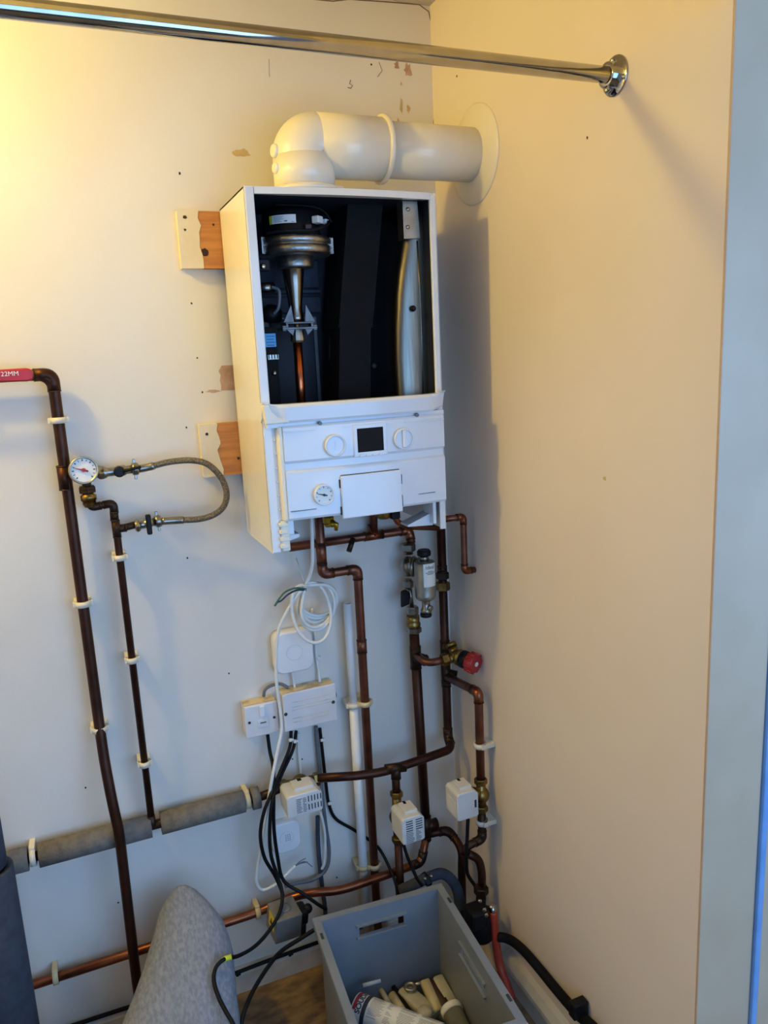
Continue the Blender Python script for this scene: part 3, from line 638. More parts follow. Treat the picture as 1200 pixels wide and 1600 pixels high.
# vertical beneath the filter
ftop = (-0.129,-0.05,0.895)
vp = pipe('copper_pipe', 'dark upright copper pipe below the magnetic filter', 'pipe', [zz(ftop, ftop[2]), (fx_+.012, -.055, (-0.135,-0.055,0.298)[2])], .0128, 'copd', .02, mfit='copo',
          tees=((mid(ftop, (fx_+.012, -.055, (-0.135,-0.055,0.298)[2]), .12), (0, 0, 1), (.4, -.9, 0)), (mid(ftop, (fx_+.012, -.055, (-0.135,-0.055,0.298)[2]), .93), (0, 0, 1), (1, 0, 0))))
# branch from it to the safety valve
sv0 = V((-0.13,-0.055,0.834))
pipe('copper_pipe', 'short curved copper branch reaching across to the red capped safety valve', 'pipe', [sv0, (-0.122,-0.105,0.825), (-0.081,-0.12,0.832)], .0098, 'cop', .028)
# branch low right of the filter drop
rb0 = V((fx_+.012, -.055, (-0.132,-0.055,0.315)[2]))
pipe('copper_pipe', 'dark copper branch bending down behind the grey crate', 'pipe', [rb0, V((-0.057,-0.06,0.312)), (-0.042,-0.11,0.284), (-0.051,-0.12,0.226), zz((-0.052,-0.12,0.148), 0)], .0108, 'copd', .026, elbows=(1,), elen=.026, mfit='copo')

# gas / flow drop with the double bend (22 mm, centre left of filter)
e1 = V((-0.363,-0.055,1.142)); e2 = V((-0.362,-0.055,1.085)); e3 = V((-0.273,-0.055,1.086)); 
ex2 = ((-0.271,-0.055,1.016)[0]+(-0.278,-0.055,0.201)[0])/2
ez = ((-0.338,-0.055,1.081)[2]+(-0.297,-0.055,1.085)[2])/2
pipe('copper_pipe', 'pinkish copper pipe with two elbows beside the white plastic waste pipe', 'pipe', [(e1.x, -.055, 1.30), (e1.x, -.055, ez), (ex2, -.055, ez), (ex2, -.055, 0)], .011, 'cop', .026, elbows=(1, 2), elen=.026, sleeves=(((e1.x, -.055, (-0.361,-0.055,1.161)[2]), (e1.x, -.055, (-0.363,-0.055,1.111)[2])), ((ex2, -.055, (-0.271,-0.055,0.9)[2]), (ex2, -.055, (-0.271,-0.055,0.868)[2]))))
# header under the boiler
hz = ((-0.388,-0.028,1.156)[2]+(-0.155,-0.028,1.151)[2])/2
hx1 = (-0.121,-0.028,1.151)[0]
hd = pipe('copper_pipe', 'horizontal copper pipe under the boiler with an upward tee and drain stub', 'pipe', [((-0.433,-0.028,1.149)[0], -.028, hz), (hx1, -.028, hz), (hx1, -.040, (-0.13,-0.04,1.122)[2])], .0105, 'cop', .024, elbows=(1,), elen=.024, mfit='copb', tees=((((-0.218,-0.028,1.154)[0], -.028, hz), (1, 0, 0), (0, 0, 1)),))
MB().cyl(((-0.218,-0.028,1.154)[0], -.028, hz), ((-0.218,-0.028,1.154)[0], -.05, 1.30), .0105).build('riser', 'cop', hd)
dq = V((-0.275,-0.035,1.156)); MB().cyl(dq+V((0, -.004, 0)), V((-0.292,-0.05,1.128)), .0065).lathe([(.0085, 0), (.0085, .014)], V((-0.297,-0.028,1.154)), (1, 0, 0), 14).build('drain_cock', 'copo', hd)
# short low pipes from the boiler to the right
pipe('copper_pipe', 'short bent copper pipe from the brass valve under the boiler, behind the right bracket', 'pipe', [(-0.19,-0.1,1.221), (-0.184,-0.1,1.195), (-0.142,-0.08,1.175), (-0.05,-0.07,1.158)], .0075, 'copb', .012)
# flow pipe right
gx = ((-0.042,-0.055,1.129)[0]+(-0.048,-0.055,0.66)[0])/2
gz = (-0.049,-0.055,0.583)[2]
G2 = [(gx, -.055, 1.28), (gx, -.055, gz), (-0.055,-0.095,0.57), (-0.155,-0.105,0.568), (-0.253,-0.105,0.563), (-0.32,-0.1,0.568), (-0.418,-0.075,0.575)]
gp = pipe('copper_pipe', 'copper pipe dropping from the boiler right side then sweeping left to the motorised valve', 'pipe', G2, .0112, 'copd', .026, elbows=(1,), elen=.024, mfit='copo',
     sleeves=(((gx, -.055, (-0.04,-0.055,1.041)[2]), (gx, -.055, (-0.039,-0.055,1.055)[2])), ((gx, -.055, (-0.048,-0.055,0.728)[2]), (gx, -.055, (-0.047,-0.055,0.743)[2]))),
     tees=(((gx, -.055, (-0.046,-0.055,0.764)[2]), (0, 0, 1), (.9, -.5, -.25)), ((gx, -.055, (-0.046,-0.055,0.828)[2]), (0, 0, 1), (1, 0, 0)), ((-0.221,-0.105,0.565), (1, 0, -.12), (0, 0, -1))))
un = MB().mat('copo').hexn((gx, -.055, (-0.041,-0.055,1.021)[2]), (0, 0, 1), .0165, .018).mat('brass').hexn((gx, -.055, (-0.042,-0.055,0.991)[2]), (0, 0, 1), .0185, .022).build('union_nut', None, gp)
# downward leg from its tee to the middle valve
t3 = V((-0.222,-0.105,0.554))
pipe('copper_pipe', 'short copper drop into the middle motorised valve', 'pipe', [t3, zz(t3, (-0.223,-0.105,0.494)[2])], .0105, 'copd')
m2b = V((-0.224,-0.105,0.363)); pipe('copper_pipe', 'dark copper pipe below the middle motorised valve', 'pipe', [m2b, (m2b.x, -.105, 0)], .0105, 'copd')
# relief pipe into the right wall
ry = -.143
pipe('copper_pipe', 'slim copper discharge pipe with two elbows entering the right wall', 'pipe', [(-0.086,-0.143,1.197), ((-0.028,-0.143,1.181)[0], ry, (-0.086,-0.143,1.197)[2]), ((-0.028,-0.143,1.181)[0], ry, (-0.03,-0.143,1.06)[2]), (.0, ry, (-0.03,-0.143,1.06)[2])], .0077, 'cop', .016, elbows=(1, 2), elen=.018, mfit='copb')
# right-hand run down the right wall
rx_ = -.034
ry0 = ((-0.034,-0.209,0.723)[1]+(-0.034,-0.205,0.566)[1])/2
pipe('copper_pipe', 'copper pipe slanting to the corner and dropping down the right wall', 'pipe', [(gx, -.055, (-0.043,-0.055,0.756)[2]), (rx_, ry0, (-0.034,-0.214,0.769)[2]), (rx_, ry0, (-0.034,-0.2,0.537)[2])], .0108, 'cop', .028, elbows=(1,), elen=.026, mfit='copb')
rz2 = (-0.034,-0.199,0.369)[2]
pipe('copper_pipe', 'dark copper pipe curling in a loop below the right motorised valve', 'pipe', [(rx_, ry0, (-0.034,-0.209,0.447)[2]), (rx_, ry0, rz2), (-0.075,-0.202,0.358), (-0.085,-0.199,0.337)], .0105, 'copo', .024, elbows=(1,), elen=.022)
pipe('copper_pipe', 'short copper bend above the black pump in the corner', 'pipe', [(-0.085,-0.219,0.352), (-0.05,-0.215,0.322), (-0.045,-0.221,0.287), (-0.045,-0.219,0.249)], .0105, 'copd', .02)

# ------------------------------------------------------------------ pipe clips
def clip(label, c, r, axis='Z', m='clip', wall='Y', g='pipe clips on the pipework'):
    c = V(c); w = .012; root = None
    mb = MB()
    if wall == 'Y':
        if axis == 'Z':
            mb.lathe([(r, 0), (r+.0045, 0), (r+.0045, w), (r, w), (r, 0)], c-V((0, 0, w/2)), (0, 0, 1), 24)
            mb.bb((c.x-r-.006, c.y, c.z-w/2), (c.x+r+.006, -.0005, c.z+w/2), .001)
            mb.bb((c.x-r-.008, c.y-.004, c.z-w/2), (c.x-r-.001, c.y+.008, c.z+w/2), .001).bb((c.x+r+.001, c.y-.004, c.z-w/2), (c.x+r+.009, c.y+.008, c.z+w/2), .001)
        else:
            mb.lathe([(r, 0), (r+.0045, 0), (r+.0045, w), (r, w), (r, 0)], c-V((w/2, 0, 0)), (1, 0, 0), 24)
            mb.bb((c.x-w/2, c.y+.002, c.z-r-.006), (c.x+w/2, -.0005, c.z+r+.006), .001).bb((c.x-w/2, c.y-.004, c.z+r+.001), (c.x+w/2, c.y+.008, c.z+r+.008), .001)
    else:
        mb.lathe([(r, 0), (r+.0045, 0), (r+.0045, w), (r, w), (r, 0)], c-V((0, 0, w/2)), (0, 0, 1), 24)
        mb.bb((c.x, c.y-r-.006, c.z-w/2), (-.0005, c.y+r+.006, c.z+w/2), .001).bb((c.x-.004, c.y-r-.008, c.z-w/2), (c.x+.008, c.y-r-.001, c.z+w/2), .001)
    return tag(mb.build('pipe_clip', m), label, 'pipe clip', g)
axx = (ax+P[0][0]*0)
def on_a(z): 
    t = (zl-z)/(zl-(-0.896,-0.035,0.835)[2]); return ax+((-0.896,-0.035,0.835)[0]-ax)*t
for q, t_ in (((-0.901,-0.035,1.489), 'cream clip on the thick left pipe just below its top elbow'), ((-0.901,-0.035,1.097), 'cream clip halfway down the thick left pipe'), ((-0.897,-0.035,0.806), 'cream clip low on the thick left pipe where it bends outward')):
    clip(t_, (on_a(q[2]), -.035, q[2]), .0118)
for q, t_ in (((-0.814,-0.045,1.189), 'clip on the thin pipe just below the filling loop'), ((-0.814,-0.045,0.955), 'clip halfway down the thin pipe'), ((-0.806,-0.045,0.704), 'clip on the thin pipe just above the lagged pipe')):
    clip(t_, (xv, -.045, q[2]), .008)
clip('cream clip on the low bright pipe at the far left', ((-1.058,-0.035,0.226)[0], -.035, bz), .0113, 'X', 'clipc')
clip('cream clip on the low bright pipe beside the transformer', ((-0.587,-0.035,0.237)[0], -.035, bz), .0113, 'X', 'clipc')
clip('white clip between the far left foam sleeves', ((-1.065,-0.04,0.544)[0], -.04, lz), .0155, 'X', 'clip')
clip('cream clip between foam sleeve and small foam collar', ((-0.588,-0.04,0.55)[0], -.04, lz), .0155, 'X', 'clipc')
wx = ((-0.299,-0.04,0.73)[0]+(-0.302,-0.04,0.294)[0])/2
clip('white clip midway on the plastic waste pipe', (wx, -.04, (-0.299,-0.04,0.728)[2]), .0118)
clip('cream clip midway on the pinkish copper pipe', (ex2, -.055, (-0.272,-0.055,0.733)[2]), .0112, 'Z', 'clipc')
clip('cream clip near the foot of the plastic waste pipe', (wx, -.04, (-0.303,-0.04,0.268)[2]), .0118, 'Z', 'clipc')
clip('cream clip near the foot of the pinkish copper pipe', (ex2, -.055, (-0.273,-0.055,0.272)[2]), .0112, 'Z', 'clipc')
clip('white clip on the right wall above the right motorised valve', (rx_, ry0, (-0.034,-0.205,0.63)[2]), .0112, wall='X')
clip('white clip on the right wall below the right motorised valve', (rx_, ry0, (-0.034,-0.208,0.418)[2]), .0112, wall='X')

# ------------------------------------------------------------------ white plastic waste pipe
wz0, wz1 = (-0.303,-0.04,0.996)[2], (-0.299,-0.04,0.735)[2]
w_ = thing('waste_pipe', 'upright white plastic waste pipe, open at the top, beside the pinkish copper pipe', 'pipe', (wx, -.04, 0))
MB().lathe([(.0085, 0), (.0105, 0), (.0105, wz0-wz1+.02), (.0085, wz0-wz1+.02), (.008, wz0-wz1-.06)], (wx, -.04, wz1-.02), (0, 0, 1), 24).build('upper_pipe', 'pvc', w_)
MB().cyl((wx, -.04, 0), (wx, -.04, wz1), .0118).build('lower_pipe', 'pvc', w_)

# ------------------------------------------------------------------ magnetic filter
mf = thing('magnetic_filter', 'silver magnetic filter canister with a black cap, under the boiler', 'filter', (-0.132,-0.05,0.897))
cxa = V((-0.116,-0.1,1.043)); zc0, zc1 = (-0.118,-0.1,0.994)[2], (-0.114,-0.1,1.09)[2]
cb = MB().mat('grit').lathe([(.020, zc0-.002), (.0245, zc0+.002), (.026, zc0+.010), (.0255, zc0+.012), (.0265, zc0+.030), (.0265, zc1-.004), (.022, zc1), (.013, zc1+.001)], (cxa.x, cxa.y, 0), seg=36).build('canister', None, mf)
MB().lathe([(.0115, zc1), (.0115, zc1+.014)], (cxa.x, cxa.y, 0), seg=20).build('canister_neck', 'nickel', mf)
MB().lathe([(.0165, zc1+.014), (.017, zc1+.017), (.017, zc1+.024), (.014, zc1+.028)], (cxa.x, cxa.y, 0), seg=24).build('black_cap', 'black', mf)
def wrapc(R, c, a0, z0):
    def f(co): a = a0+co.x/R; return V((c.x+R*math.cos(a)+co.z*math.cos(a), c.y+R*math.sin(a)+co.z*math.sin(a), z0+co.y))
    return f
def cpatch(name, R, c, a0, a1, z0, z1, m, par, n=10):
    return MB().loft([[V((c.x+R*math.cos(a), c.y+R*math.sin(a), z0)), V((c.x+R*math.cos(a), c.y+R*math.sin(a), z1))] for a in [math.radians(a0+(a1-a0)*k/n) for k in range(n+1)]], False, True, False).build(name, m, par)
lz0, lz1 = (-0.118,-0.125,1.03)[2], (-0.116,-0.125,1.088)[2]
lb = cpatch('filter_label', .0267, cxa, 238, 316, lz0, lz1, 'paper', mf)
text('ideal', .0135, None, 'ink', 'label_lettering', lb, 0, wrapc(.0269, cxa, math.radians(276), lz1-.009))
for i, (w1, dz) in enumerate(((14, .019), (28, .0225), (20, .026))): cpatch('print_line', .0269, cxa, 277-w1, 277+w1, lz1-dz-.0008, lz1-dz+.0008, 'inkg', lb, 5)
cpatch('print_line', .0269, cxa, 300, 308, lz0+.004, lz0+.006, 'inkg', lb, 3)
MB().mat('nickel').lathe([(.0135, 0), (.0135, .010), (.0105, .012), (.0105, .034), (.012, .036)], (cxa.x, cxa.y, zc0-.038), (0, 0, 1), 18).lathe([(.007, 0), (.007, .008), (.004, .009)], (cxa.x+.004, cxa.y-.009, zc0-.022), (.2, -1, 0), 14).build('drain_tap', None, mf)
MB().lathe([(.013, 0), (.0145, .002), (.0145, .009), (.012, .011)], (cxa.x-.001, cxa.y, zc0-.047), (0, 0, 1), 18).build('drain_cap', 'black', mf)
s0 = V((-0.141,-0.06,1.07))
MB().mat('nickel').ball(s0, .026, (.8, .9, 1)).lathe([(.0245, 0), (.026, .002), (.026, .006), (.0245, .008)], s0+V((.008, -.006, 0)), (.75, -.66, 0), 30).lathe([(.022, 0), (.022, .003), (.024, .003), (.024, .006)], s0+V((.016, -.014, 0)), (.75, -.66, 0), 30).build('swivel_body', None, mf)
MB().mat('nickel').hexn((-0.133,-0.045,1.105), (0, 0, 1), .0185, .020).cyl((-0.133,-0.045,1.097), (-0.131,-0.043,1.123), .012).build('top_nut', None, mf)
sx = (-0.139,-0.055,0.993)
MB().mat('nickel').hexn((-0.142,-0.055,1.014), (0, 0, 1), .0135, .018).cyl((-0.141,-0.055,1.036), (-0.142,-0.055,1.011), .009).build('lower_nut', None, mf)
MB().cyl((-0.138,-0.055,1.018), (-0.134,-0.055,0.959), .0055).build('spindle', 'nickel', mf)
MB().mat('black').prism([(-.012, -.022), (.014, -.018), (.016, .012), (.004, .022), (-.010, .020)], (-0.161,-0.075,0.993), (1, .15, 0), (0, 0, 1), (.003, .012, 0), .004).build('black_lever', None, mf)
MB().mat('nickel').hexn((-0.132,-0.053,0.942), (0, 0, 1), .0155, .020).mat('brass').lathe([(.0165, 0), (.0185, .003), (.0185, .010), (.0155, .013), (.0165, .016), (.0165, .030)], (-0.13,-0.05,0.907), (0, 0, 1), 22).mat('nickel').hexn((-0.129,-0.05,0.891), (0, 0, 1), .0195, .015).build('valve_union', None, mf)

# ------------------------------------------------------------------ safety valve
sv = thing('safety_valve', 'brass pressure relief valve with a red cap, near the right wall', 'valve', (-0.042,-0.12,0.815))
ctr = V((-0.047,-0.125,0.836)); dirv = (V((-0.026,-0.175,0.831))-ctr).normalized()
b_ = MB().mat('brass').hexn((-0.088,-0.12,0.832), (1, 0, .08), .0165, .018).cyl((-0.074,-0.12,0.831), ctr, .012).ball(ctr, .019).lathe([(.017, 0), (.021, .004), (.021, .012), (.018, .016)], ctr, dirv, 20)
b_.cyl(ctr, ctr+V((-.004, .02, .022)), .012).lathe([(.0145, 0), (.0145, .01)], ctr+V((-.004, .018, .02)), (-.1, .6, .7), 16).build('valve_body', None, sv)
MB().lathe([(.019, .016), (.0225, .018), (.0225, .036), (.020, .038)], ctr, dirv, 28).build('black_collar', 'black', sv)
rc = MB().mat('red').lathe([(.020, .036), (.0245, .039), (.0245, .058), (.0225, .061)], ctr, dirv, 28)
for k in range(10):
    a = 2*math.pi*k/10; F = frame(dirv); o_ = ctr+dirv*.048+F @ V((.0243*math.cos(a), .0243*math.sin(a), 0)); rc.cyl(o_-dirv*.009, o_+dirv*.011, .003, seg=6)
rc = rc.build('red_cap', None, sv, label='round red plastic cap')
MB().lathe([(.006, 0), (.006, .002)], ctr+dirv*.0605, dirv, 16).build('cap_button', 'paper', rc)

# ------------------------------------------------------------------ motorised valves
def actuator(label, c, w, d, h, vents, valve_pts, mount, plabel=None, side=0, flip=False):
    c = V(c); root = thing('motorised_valve', label, 'motorised valve', c-V((0, 0, h/2)), 'motorised heating valves')
    ch = .010
    poly = [(-w/2, -h/2+.003), (-w/2+.004, -h/2), (w/2-.004, -h/2), (w/2, -h/2+.004), (w/2, h/2-ch), (w/2-ch, h/2), (-w/2+ch*.6, h/2), (-w/2, h/2-ch*.6)]
    bo = MB().mat('act').prism(poly, c+V((0, -d/2, 0)), (1, 0, 0), (0, 0, 1), (0, d, 0), .0025)
    bo.bb(c+V((-w*.22, -d*.25, h/2-.002)), c+V((w*.34, d*.4, h/2+.006)), .002).bb(c+V((w/2-.002, -d*.2, -h*.1)), c+V((w/2+.005, d*.1, h*.2)), .0015)
    bo = bo.build('actuator_cover', None, root)
    MB().bb(c+V((-w*.02, d*.22, h/2+.004)), c+V((w*.10, d*.40, h/2+.0065)), .0005).build('lever_slot', 'black', bo)
    yf_ = -d/2-.0003
    if vents:
        mb = MB(); vx, vz, up = vents
        for r_ in range(2):
            for k in range(5):
                if up: mb.bb(c+V((vx+k*.0075, yf_-.0006, vz-r_*.021)), c+V((vx+k*.0075+.0022, yf_+.002, vz-r_*.021+.014)))
                else: mb.bb(c+V((vx+r_*.026, yf_-.0006, vz-k*.0062)), c+V((vx+r_*.026+.018, yf_+.002, vz-k*.0062+.002)))
        mb.build('vent_slots', 'ink', bo)
    if plabel:
        lx_, lz_, lw, lh = plabel
        pl = MB().bb(c+V((lx_, yf_-.0005, lz_)), c+V((lx_+lw, yf_+.001, lz_+lh))).build('rating_label', 'act', bo)
        mb = MB().mat('inkg')
        for i in range(int(lh/.0042)):
            z_ = lz_+.0015+i*.0042
            mb.bb(c+V((lx_+.001, yf_-.0009, z_)), c+V((lx_+lw*(random.uniform(.4, .55)), yf_, z_+.002))); mb.bb(c+V((lx_+lw*.6, yf_-.0009, z_)), c+V((lx_+lw*random.uniform(.75, .97), yf_, z_+.002)))
        mb.build('label_print', None, pl)
    vb = MB().mat('brass'); a, b = V(valve_pts[0]), V(valve_pts[1]); dd = (b-a).normalized(); L = (b-a).length
    vb.hexn(a, dd, .0165, .016).hexn(b-dd*.016, dd, .0165, .016).cyl(a, b, .012).ball(mid(a, b), .021).cyl(mid(a, b), V(mount), .016)
    vb.build('brass_body', None, root)
    return root
c1 = V((-0.472,-0.115,0.56))
actuator('grey motorised valve actuator left, over the small round-faced box', (c1.x, -.112, c1.z), .086, .066, .056, (.008, .004, True), ((-0.507,-0.055,0.566), (-0.41,-0.07,0.57)), c1+V((0, .03, 0)), (-.022, -.020, .028, .040))
c2 = V((-0.22,-0.175,0.448))
actuator('grey motorised valve actuator in the middle, below the sweeping copper pipe', (c2.x, -.165, c2.z), .060, .070, .070, (-.020, .024, False), ((-0.222,-0.105,0.501), (-0.224,-0.105,0.356)), c2+V((0, .04, .01)), (-.022, -.032, .046, .030))
c3 = V((-0.085,-0.201,0.49)); c3 = V((-.092, ry0-.02, c3.z))
c3 = V((-0.098,-0.225,0.509))
c3v = ((-0.034,-0.207,0.539), (-0.034,-0.209,0.447))
a3 = actuator('grey motorised valve actuator on the right, beside the right wall', (c3.x, c3.y, c3.z), .058, .062, .072, None, ((rx_, ry0, c3v[0][2]), (rx_, ry0, c3v[1][2])), (c3.x+.02, ry0, c3.z+.004))
MB().bb((c3.x-.0295, c3.y-.02, c3.z-.025), (c3.x-.0288, c3.y+.02, c3.z+.012)).build('rating_label', 'spur', a3)
MB().bb((c3.x+.018, c3.y-.0318, c3.z-.010), (c3.x+.023, c3.y-.0305, c3.z+.010)).build('grip_slot', 'ink', a3)

# ------------------------------------------------------------------ white wall boxes
def rrect(w, h, r, n=7, bulge=0):
    out = []
    for cx, cz, a0 in ((w/2-r, h/2-r, 0), (-w/2+r, h/2-r, 90), (-w/2+r, -h/2+r, 180), (w/2-r, -h/2+r, 270)):
        for k in range(n+1):
            a = math.radians(a0+90*k/n); out.append((cx+r*math.cos(a), cz+r*math.sin(a)))
    return out
def wallbox(label, c, w, h, d, ringr):
    c = V(c); root = thing('receiver_box', label, 'control box', (c.x, 0, c.z-h/2), 'white rounded receiver boxes')
    rings = []
    for y, s in ((-.0005, .97), (-d*.45, 1.0), (-d*.75, .99), (-d*.93, .955), (-d, .90)):
        rings.append([V((c.x+a*s, y, c.z+b*s)) for a, b in rrect(w, h, .022)])
    MB().loft(rings, True, True).build('box_cover', 'bwhite', root)
    MB().tube([V((c.x+ringr*math.cos(2*math.pi*k/32), -d-.0002, c.z+ringr*math.sin(2*math.pi*k/32))) for k in range(32)], .0008, 6, closed=True).build('round_button', 'spur', root)
    return root
q = V((-0.441,-0.035,0.895)); bx = wallbox('white rounded box with a circle, above the wiring box, behind the cable coil', q, .100, .108, .034, .0195)
q = V((-0.495,-0.026,0.405)); b2_ = wallbox('white rounded box with a circle, under the left actuator', q, .074, .085, .026, .0175)
mb = MB()
for i in range(4):
    for j in range(3): mb.lathe([(.0012, 0), (.0012, .0008)], (q.x-.002+.005*(j-1)+.005, -.0262, q.z-.008+.005*i), (0, -1, 0), 8)
mb.build('speaker_holes', 'inkg', b2_)

# fused spur and wiring box
sp0, sp1 = V((-0.576,-0.045,0.786)), V((-0.496,-0.045,0.702))
sx0, sx1, sz0, sz1 = sp0.x, sp1.x+.0, ((-0.574,-0.045,0.705)[2]+(-0.497,-0.045,0.704)[2])/2, ((-0.577,-0.045,0.784)[2]+(-0.494,-0.045,0.787)[2])/2
fs = thing('fused_spur', 'white fused spur switch with a yellowed dusty top, left of the wiring box', 'switch', ((sx0+sx1)/2, 0, sz0))
MB().mat('spur').bb((sx0+.001, -.036, sz0+.001), (sx1-.001, -.0005, sz1-.001), .002).mat('spurtop').bb((sx0+.002, -.0355, sz1-.0012), (sx1-.002, -.002, sz1-.0002)).build('back_box', None, fs)
fpz = MB().bb((sx0, -.045, sz0), (sx1, -.036, sz1), .003).build('face_plate', 'spur', fs)
sw = sx1-sx0
MB().bb((sx0+sw*.44, -.050, sz0+.050), (sx0+sw*.60, -.044, sz0+.078), .002).build('rocker_switch', 'bwhite', fs)
MB().bb((sx0+sw*.36, -.0468, sz0+.022), (sx0+sw*.68, -.044, sz0+.042), .001).build('fuse_carrier', 'spur', fs)
MB().bb((sx0+sw*.44, -.0473, sz0+.033), (sx0+sw*.62, -.0465, sz0+.0355)).build('carrier_slot', 'ink', fs)
for fx2 in (.12, .88): MB().lathe([(.0035, 0), (.003, .0015)], (sx0+sw*fx2, -.045, (sz0+sz1)/2), (0, -1, 0), 12).build('screw', 'solder', fs)
wx0, wx1 = (-0.483,-0.045,0.757)[0], (-0.347,-0.045,0.751)[0]
wz0_, wz1_ = ((-0.488,-0.045,0.698)[2]+(-0.349,-0.045,0.702)[2])/2, ((-0.476,-0.045,0.794)[2]+(-0.349,-0.045,0.801)[2])/2
wbx = thing('wiring_box', 'wide cream wiring centre box with moulded lines, right of the fused spur', 'junction box', ((wx0+wx1)/2, 0, wz0_))
MB().mat('spur').bb((wx0+.0015, -.040, wz0_+.001), (wx1-.001, -.0005, wz1_-.001), .003).mat('spurtop').bb((wx0+.003, -.0395, wz1_-.0012), (wx1-.003, -.002, wz1_-.0002)).build('back_box', None, wbx)
lid = MB().prism([(0, 0), (wx1-wx0, 0), (wx1-wx0, wz1_-wz0_), (.012, wz1_-wz0_), (0, wz1_-wz0_-.004)], (wx0+.0008, -.046, wz0_), (1, 0, 0), (0, 0, 1), (0, .006, 0), .002).build('box_lid', 'spur', wbx)
mb = MB()
for z_ in (.030, .052, .060, .020, .072): mb.bb((wx0+.022, -.0465, wz0_+z_), (wx1-.022+.008*((z_ > .05)), -.0455, wz0_+z_+.0008))
mb.build('moulded_lines', 'spurtop', lid)
for q in ((wx0+.006, wz0_+.046), (wx1-.008, wz0_+.050)): MB().lathe([(.0045, 0), (.004, .0012)], (q[0], -.046, q[1]), (0, -1, 0), 12).build('screw', 'ink', lid)
MB().box((wx1+.008, -.004, wz0_+.048), (.014, .008, .012), .002).build('side_lug', 'nickel', wbx)

# ------------------------------------------------------------------ cables
cable('white_cable', 'white cable hanging from under the boiler into the cable coil', [((-0.394,-0.1,1.239)[0], -.10, 1.29), (-0.395,-0.1,1.224), (-0.397,-0.1,1.172), (-0.397,-0.09,1.124), (-0.403,-0.08,1.092), (-0.413,-0.075,1.07)], .0045, 'wire')
co = thing('cable_coil', 'coil of white cable tied in loops with bare wires, above the rounded box', 'cable coil', (-0.405,-0.07,0.923))
tiep = V((-0.414,-0.075,1.069)); pts = []
loops = [(487, 955, 29, 49, .12, -.082), (498, 948, 27, 33, -.35, -.078), (500, 944, 27, 31, -.45, -.072), (499, 941, 28, 28, -.5, -.066), (497, 937, 27, 25, -.55, -.060), (494, 948, 26, 36, -.25, -.070)]
LC = [((-0.405,-0.082,1.006), .046, .076, .12), ((-0.387,-0.078,1.015), .043, .051, -.35), ((-0.381,-0.072,1.018), .044, .048, -.45), ((-0.381,-0.066,1.021), .045, .044, -.5), ((-0.382,-0.06,1.025), .044, .040, -.55), ((-0.389,-0.07,1.011), .042, .056, -.25)]
mbc = MB()
for i, (c, rx, rz, tilt) in enumerate(LC):
    c = V(c); ring = []
    for k in range(40):
        a = 2*math.pi*k/40+2.2; x, z = rx*math.cos(a), rz*math.sin(a)
        ring.append(c+V((x*math.cos(tilt)-z*math.sin(tilt), .010*math.sin(a*1+i), x*math.sin(tilt)+z*math.cos(tilt))))
    # pull the start of every loop to the tie
    best = min(range(40), key=lambda k: (ring[k]-tiep).length); ring = ring[best:]+ring[:best]
    off = tiep-ring[0]
    for k in range(40):
        w = max(0, 1-min(k, 40-k)/6)**2; ring[k] = ring[k]+off*w
    mbc.tube(ring, .0042, 8, closed=True)
mbc.build('coil_loops', 'wire', co)
MB().tube([tiep+V((.0085*math.cos(2*math.pi*k/16), .0085*math.sin(2*math.pi*k/16), .002)) for k in range(16)], .0018, 6, closed=True).build('cable_tie', 'paper', co)
MB().tube([(-0.418,-0.03,1.126), (-0.415,-0.05,1.097), (-0.413,-0.075,1.07)], .0012, 6).build('tie_string', 'wire', co)
MB().tube(spl([(-0.414,-0.08,1.062), (-0.441,-0.09,1.071), (-0.466,-0.09,1.066), (-0.482,-0.09,1.052), (-0.494,-0.09,1.037)]), .0022, 7).build('green_wire', 'green', co, label='green sleeved bare ended wire')
MB().tube(spl([(-0.414,-0.08,1.059), (-0.437,-0.085,1.064), (-0.46,-0.09,1.059), (-0.476,-0.09,1.048), (-0.484,-0.09,1.045)]), .0022, 7).build('blue_wire', 'blue', co, label='dark blue bare ended wire')
MB().tube([(-0.484,-0.09,1.045), (-0.492,-0.09,1.037)], .0012, 6).build('wire_end', 'nickel', co)
lc = thing('flex_cable', 'long white flex falling from the coil past the spur, ending in bare wires', 'cable', (-0.573,-0.05,0.298))
LQ = [(-0.416,-0.078,1.065), (-0.437,-0.075,1.046), (-0.465,-0.07,1.006), (-0.483,-0.065,0.968), (-0.492,-0.062,0.913), (-0.497,-0.062,0.842), (-0.494,-0.064,0.768), (-0.495,-0.066,0.72), (-0.511,-0.075,0.674), (-0.532,-0.085,0.612), (-0.552,-0.08,0.523), (-0.568,-0.06,0.422), (-0.58,-0.05,0.361), (-0.584,-0.045,0.323), (-0.572,-0.045,0.295), (-0.541,-0.05,0.301), (-0.51,-0.05,0.32), (-0.484,-0.05,0.338)]
MB().tube(spl(LQ, 8), .0041, 8).build('flex_sheath', 'wire', lc)
for e in (((-0.456,-0.05,0.349), (-0.47,-0.05,0.346)), ((-0.441,-0.05,0.32), (-0.46,-0.05,0.341)), ((-0.452,-0.05,0.337), (-0.468,-0.05,0.339))):
    MB().tube(spl([(-0.485,-0.05,0.337), e[1], e[0]]), .0013, 6).build('bare_wire', 'inkg', lc)
K = .0044
def lift(p): return tuple(V(p)+V((0, -.46, .887))*.006)
cable('black_cable', 'black cable from the wiring box, bowing furthest left', [(-0.462,-0.025,0.688), (-0.47,-0.03,0.649), (-0.505,-0.06,0.61), (-0.538,-0.09,0.576), (-0.562,-0.1,0.538), (-0.575,-0.1,0.482), (-0.569,-0.095,0.417), (-0.546,-0.09,0.355), (-0.532,-0.09,0.302), (-0.536,-0.09,0.282)], K, 'rubber', group='black cables from the wiring box')
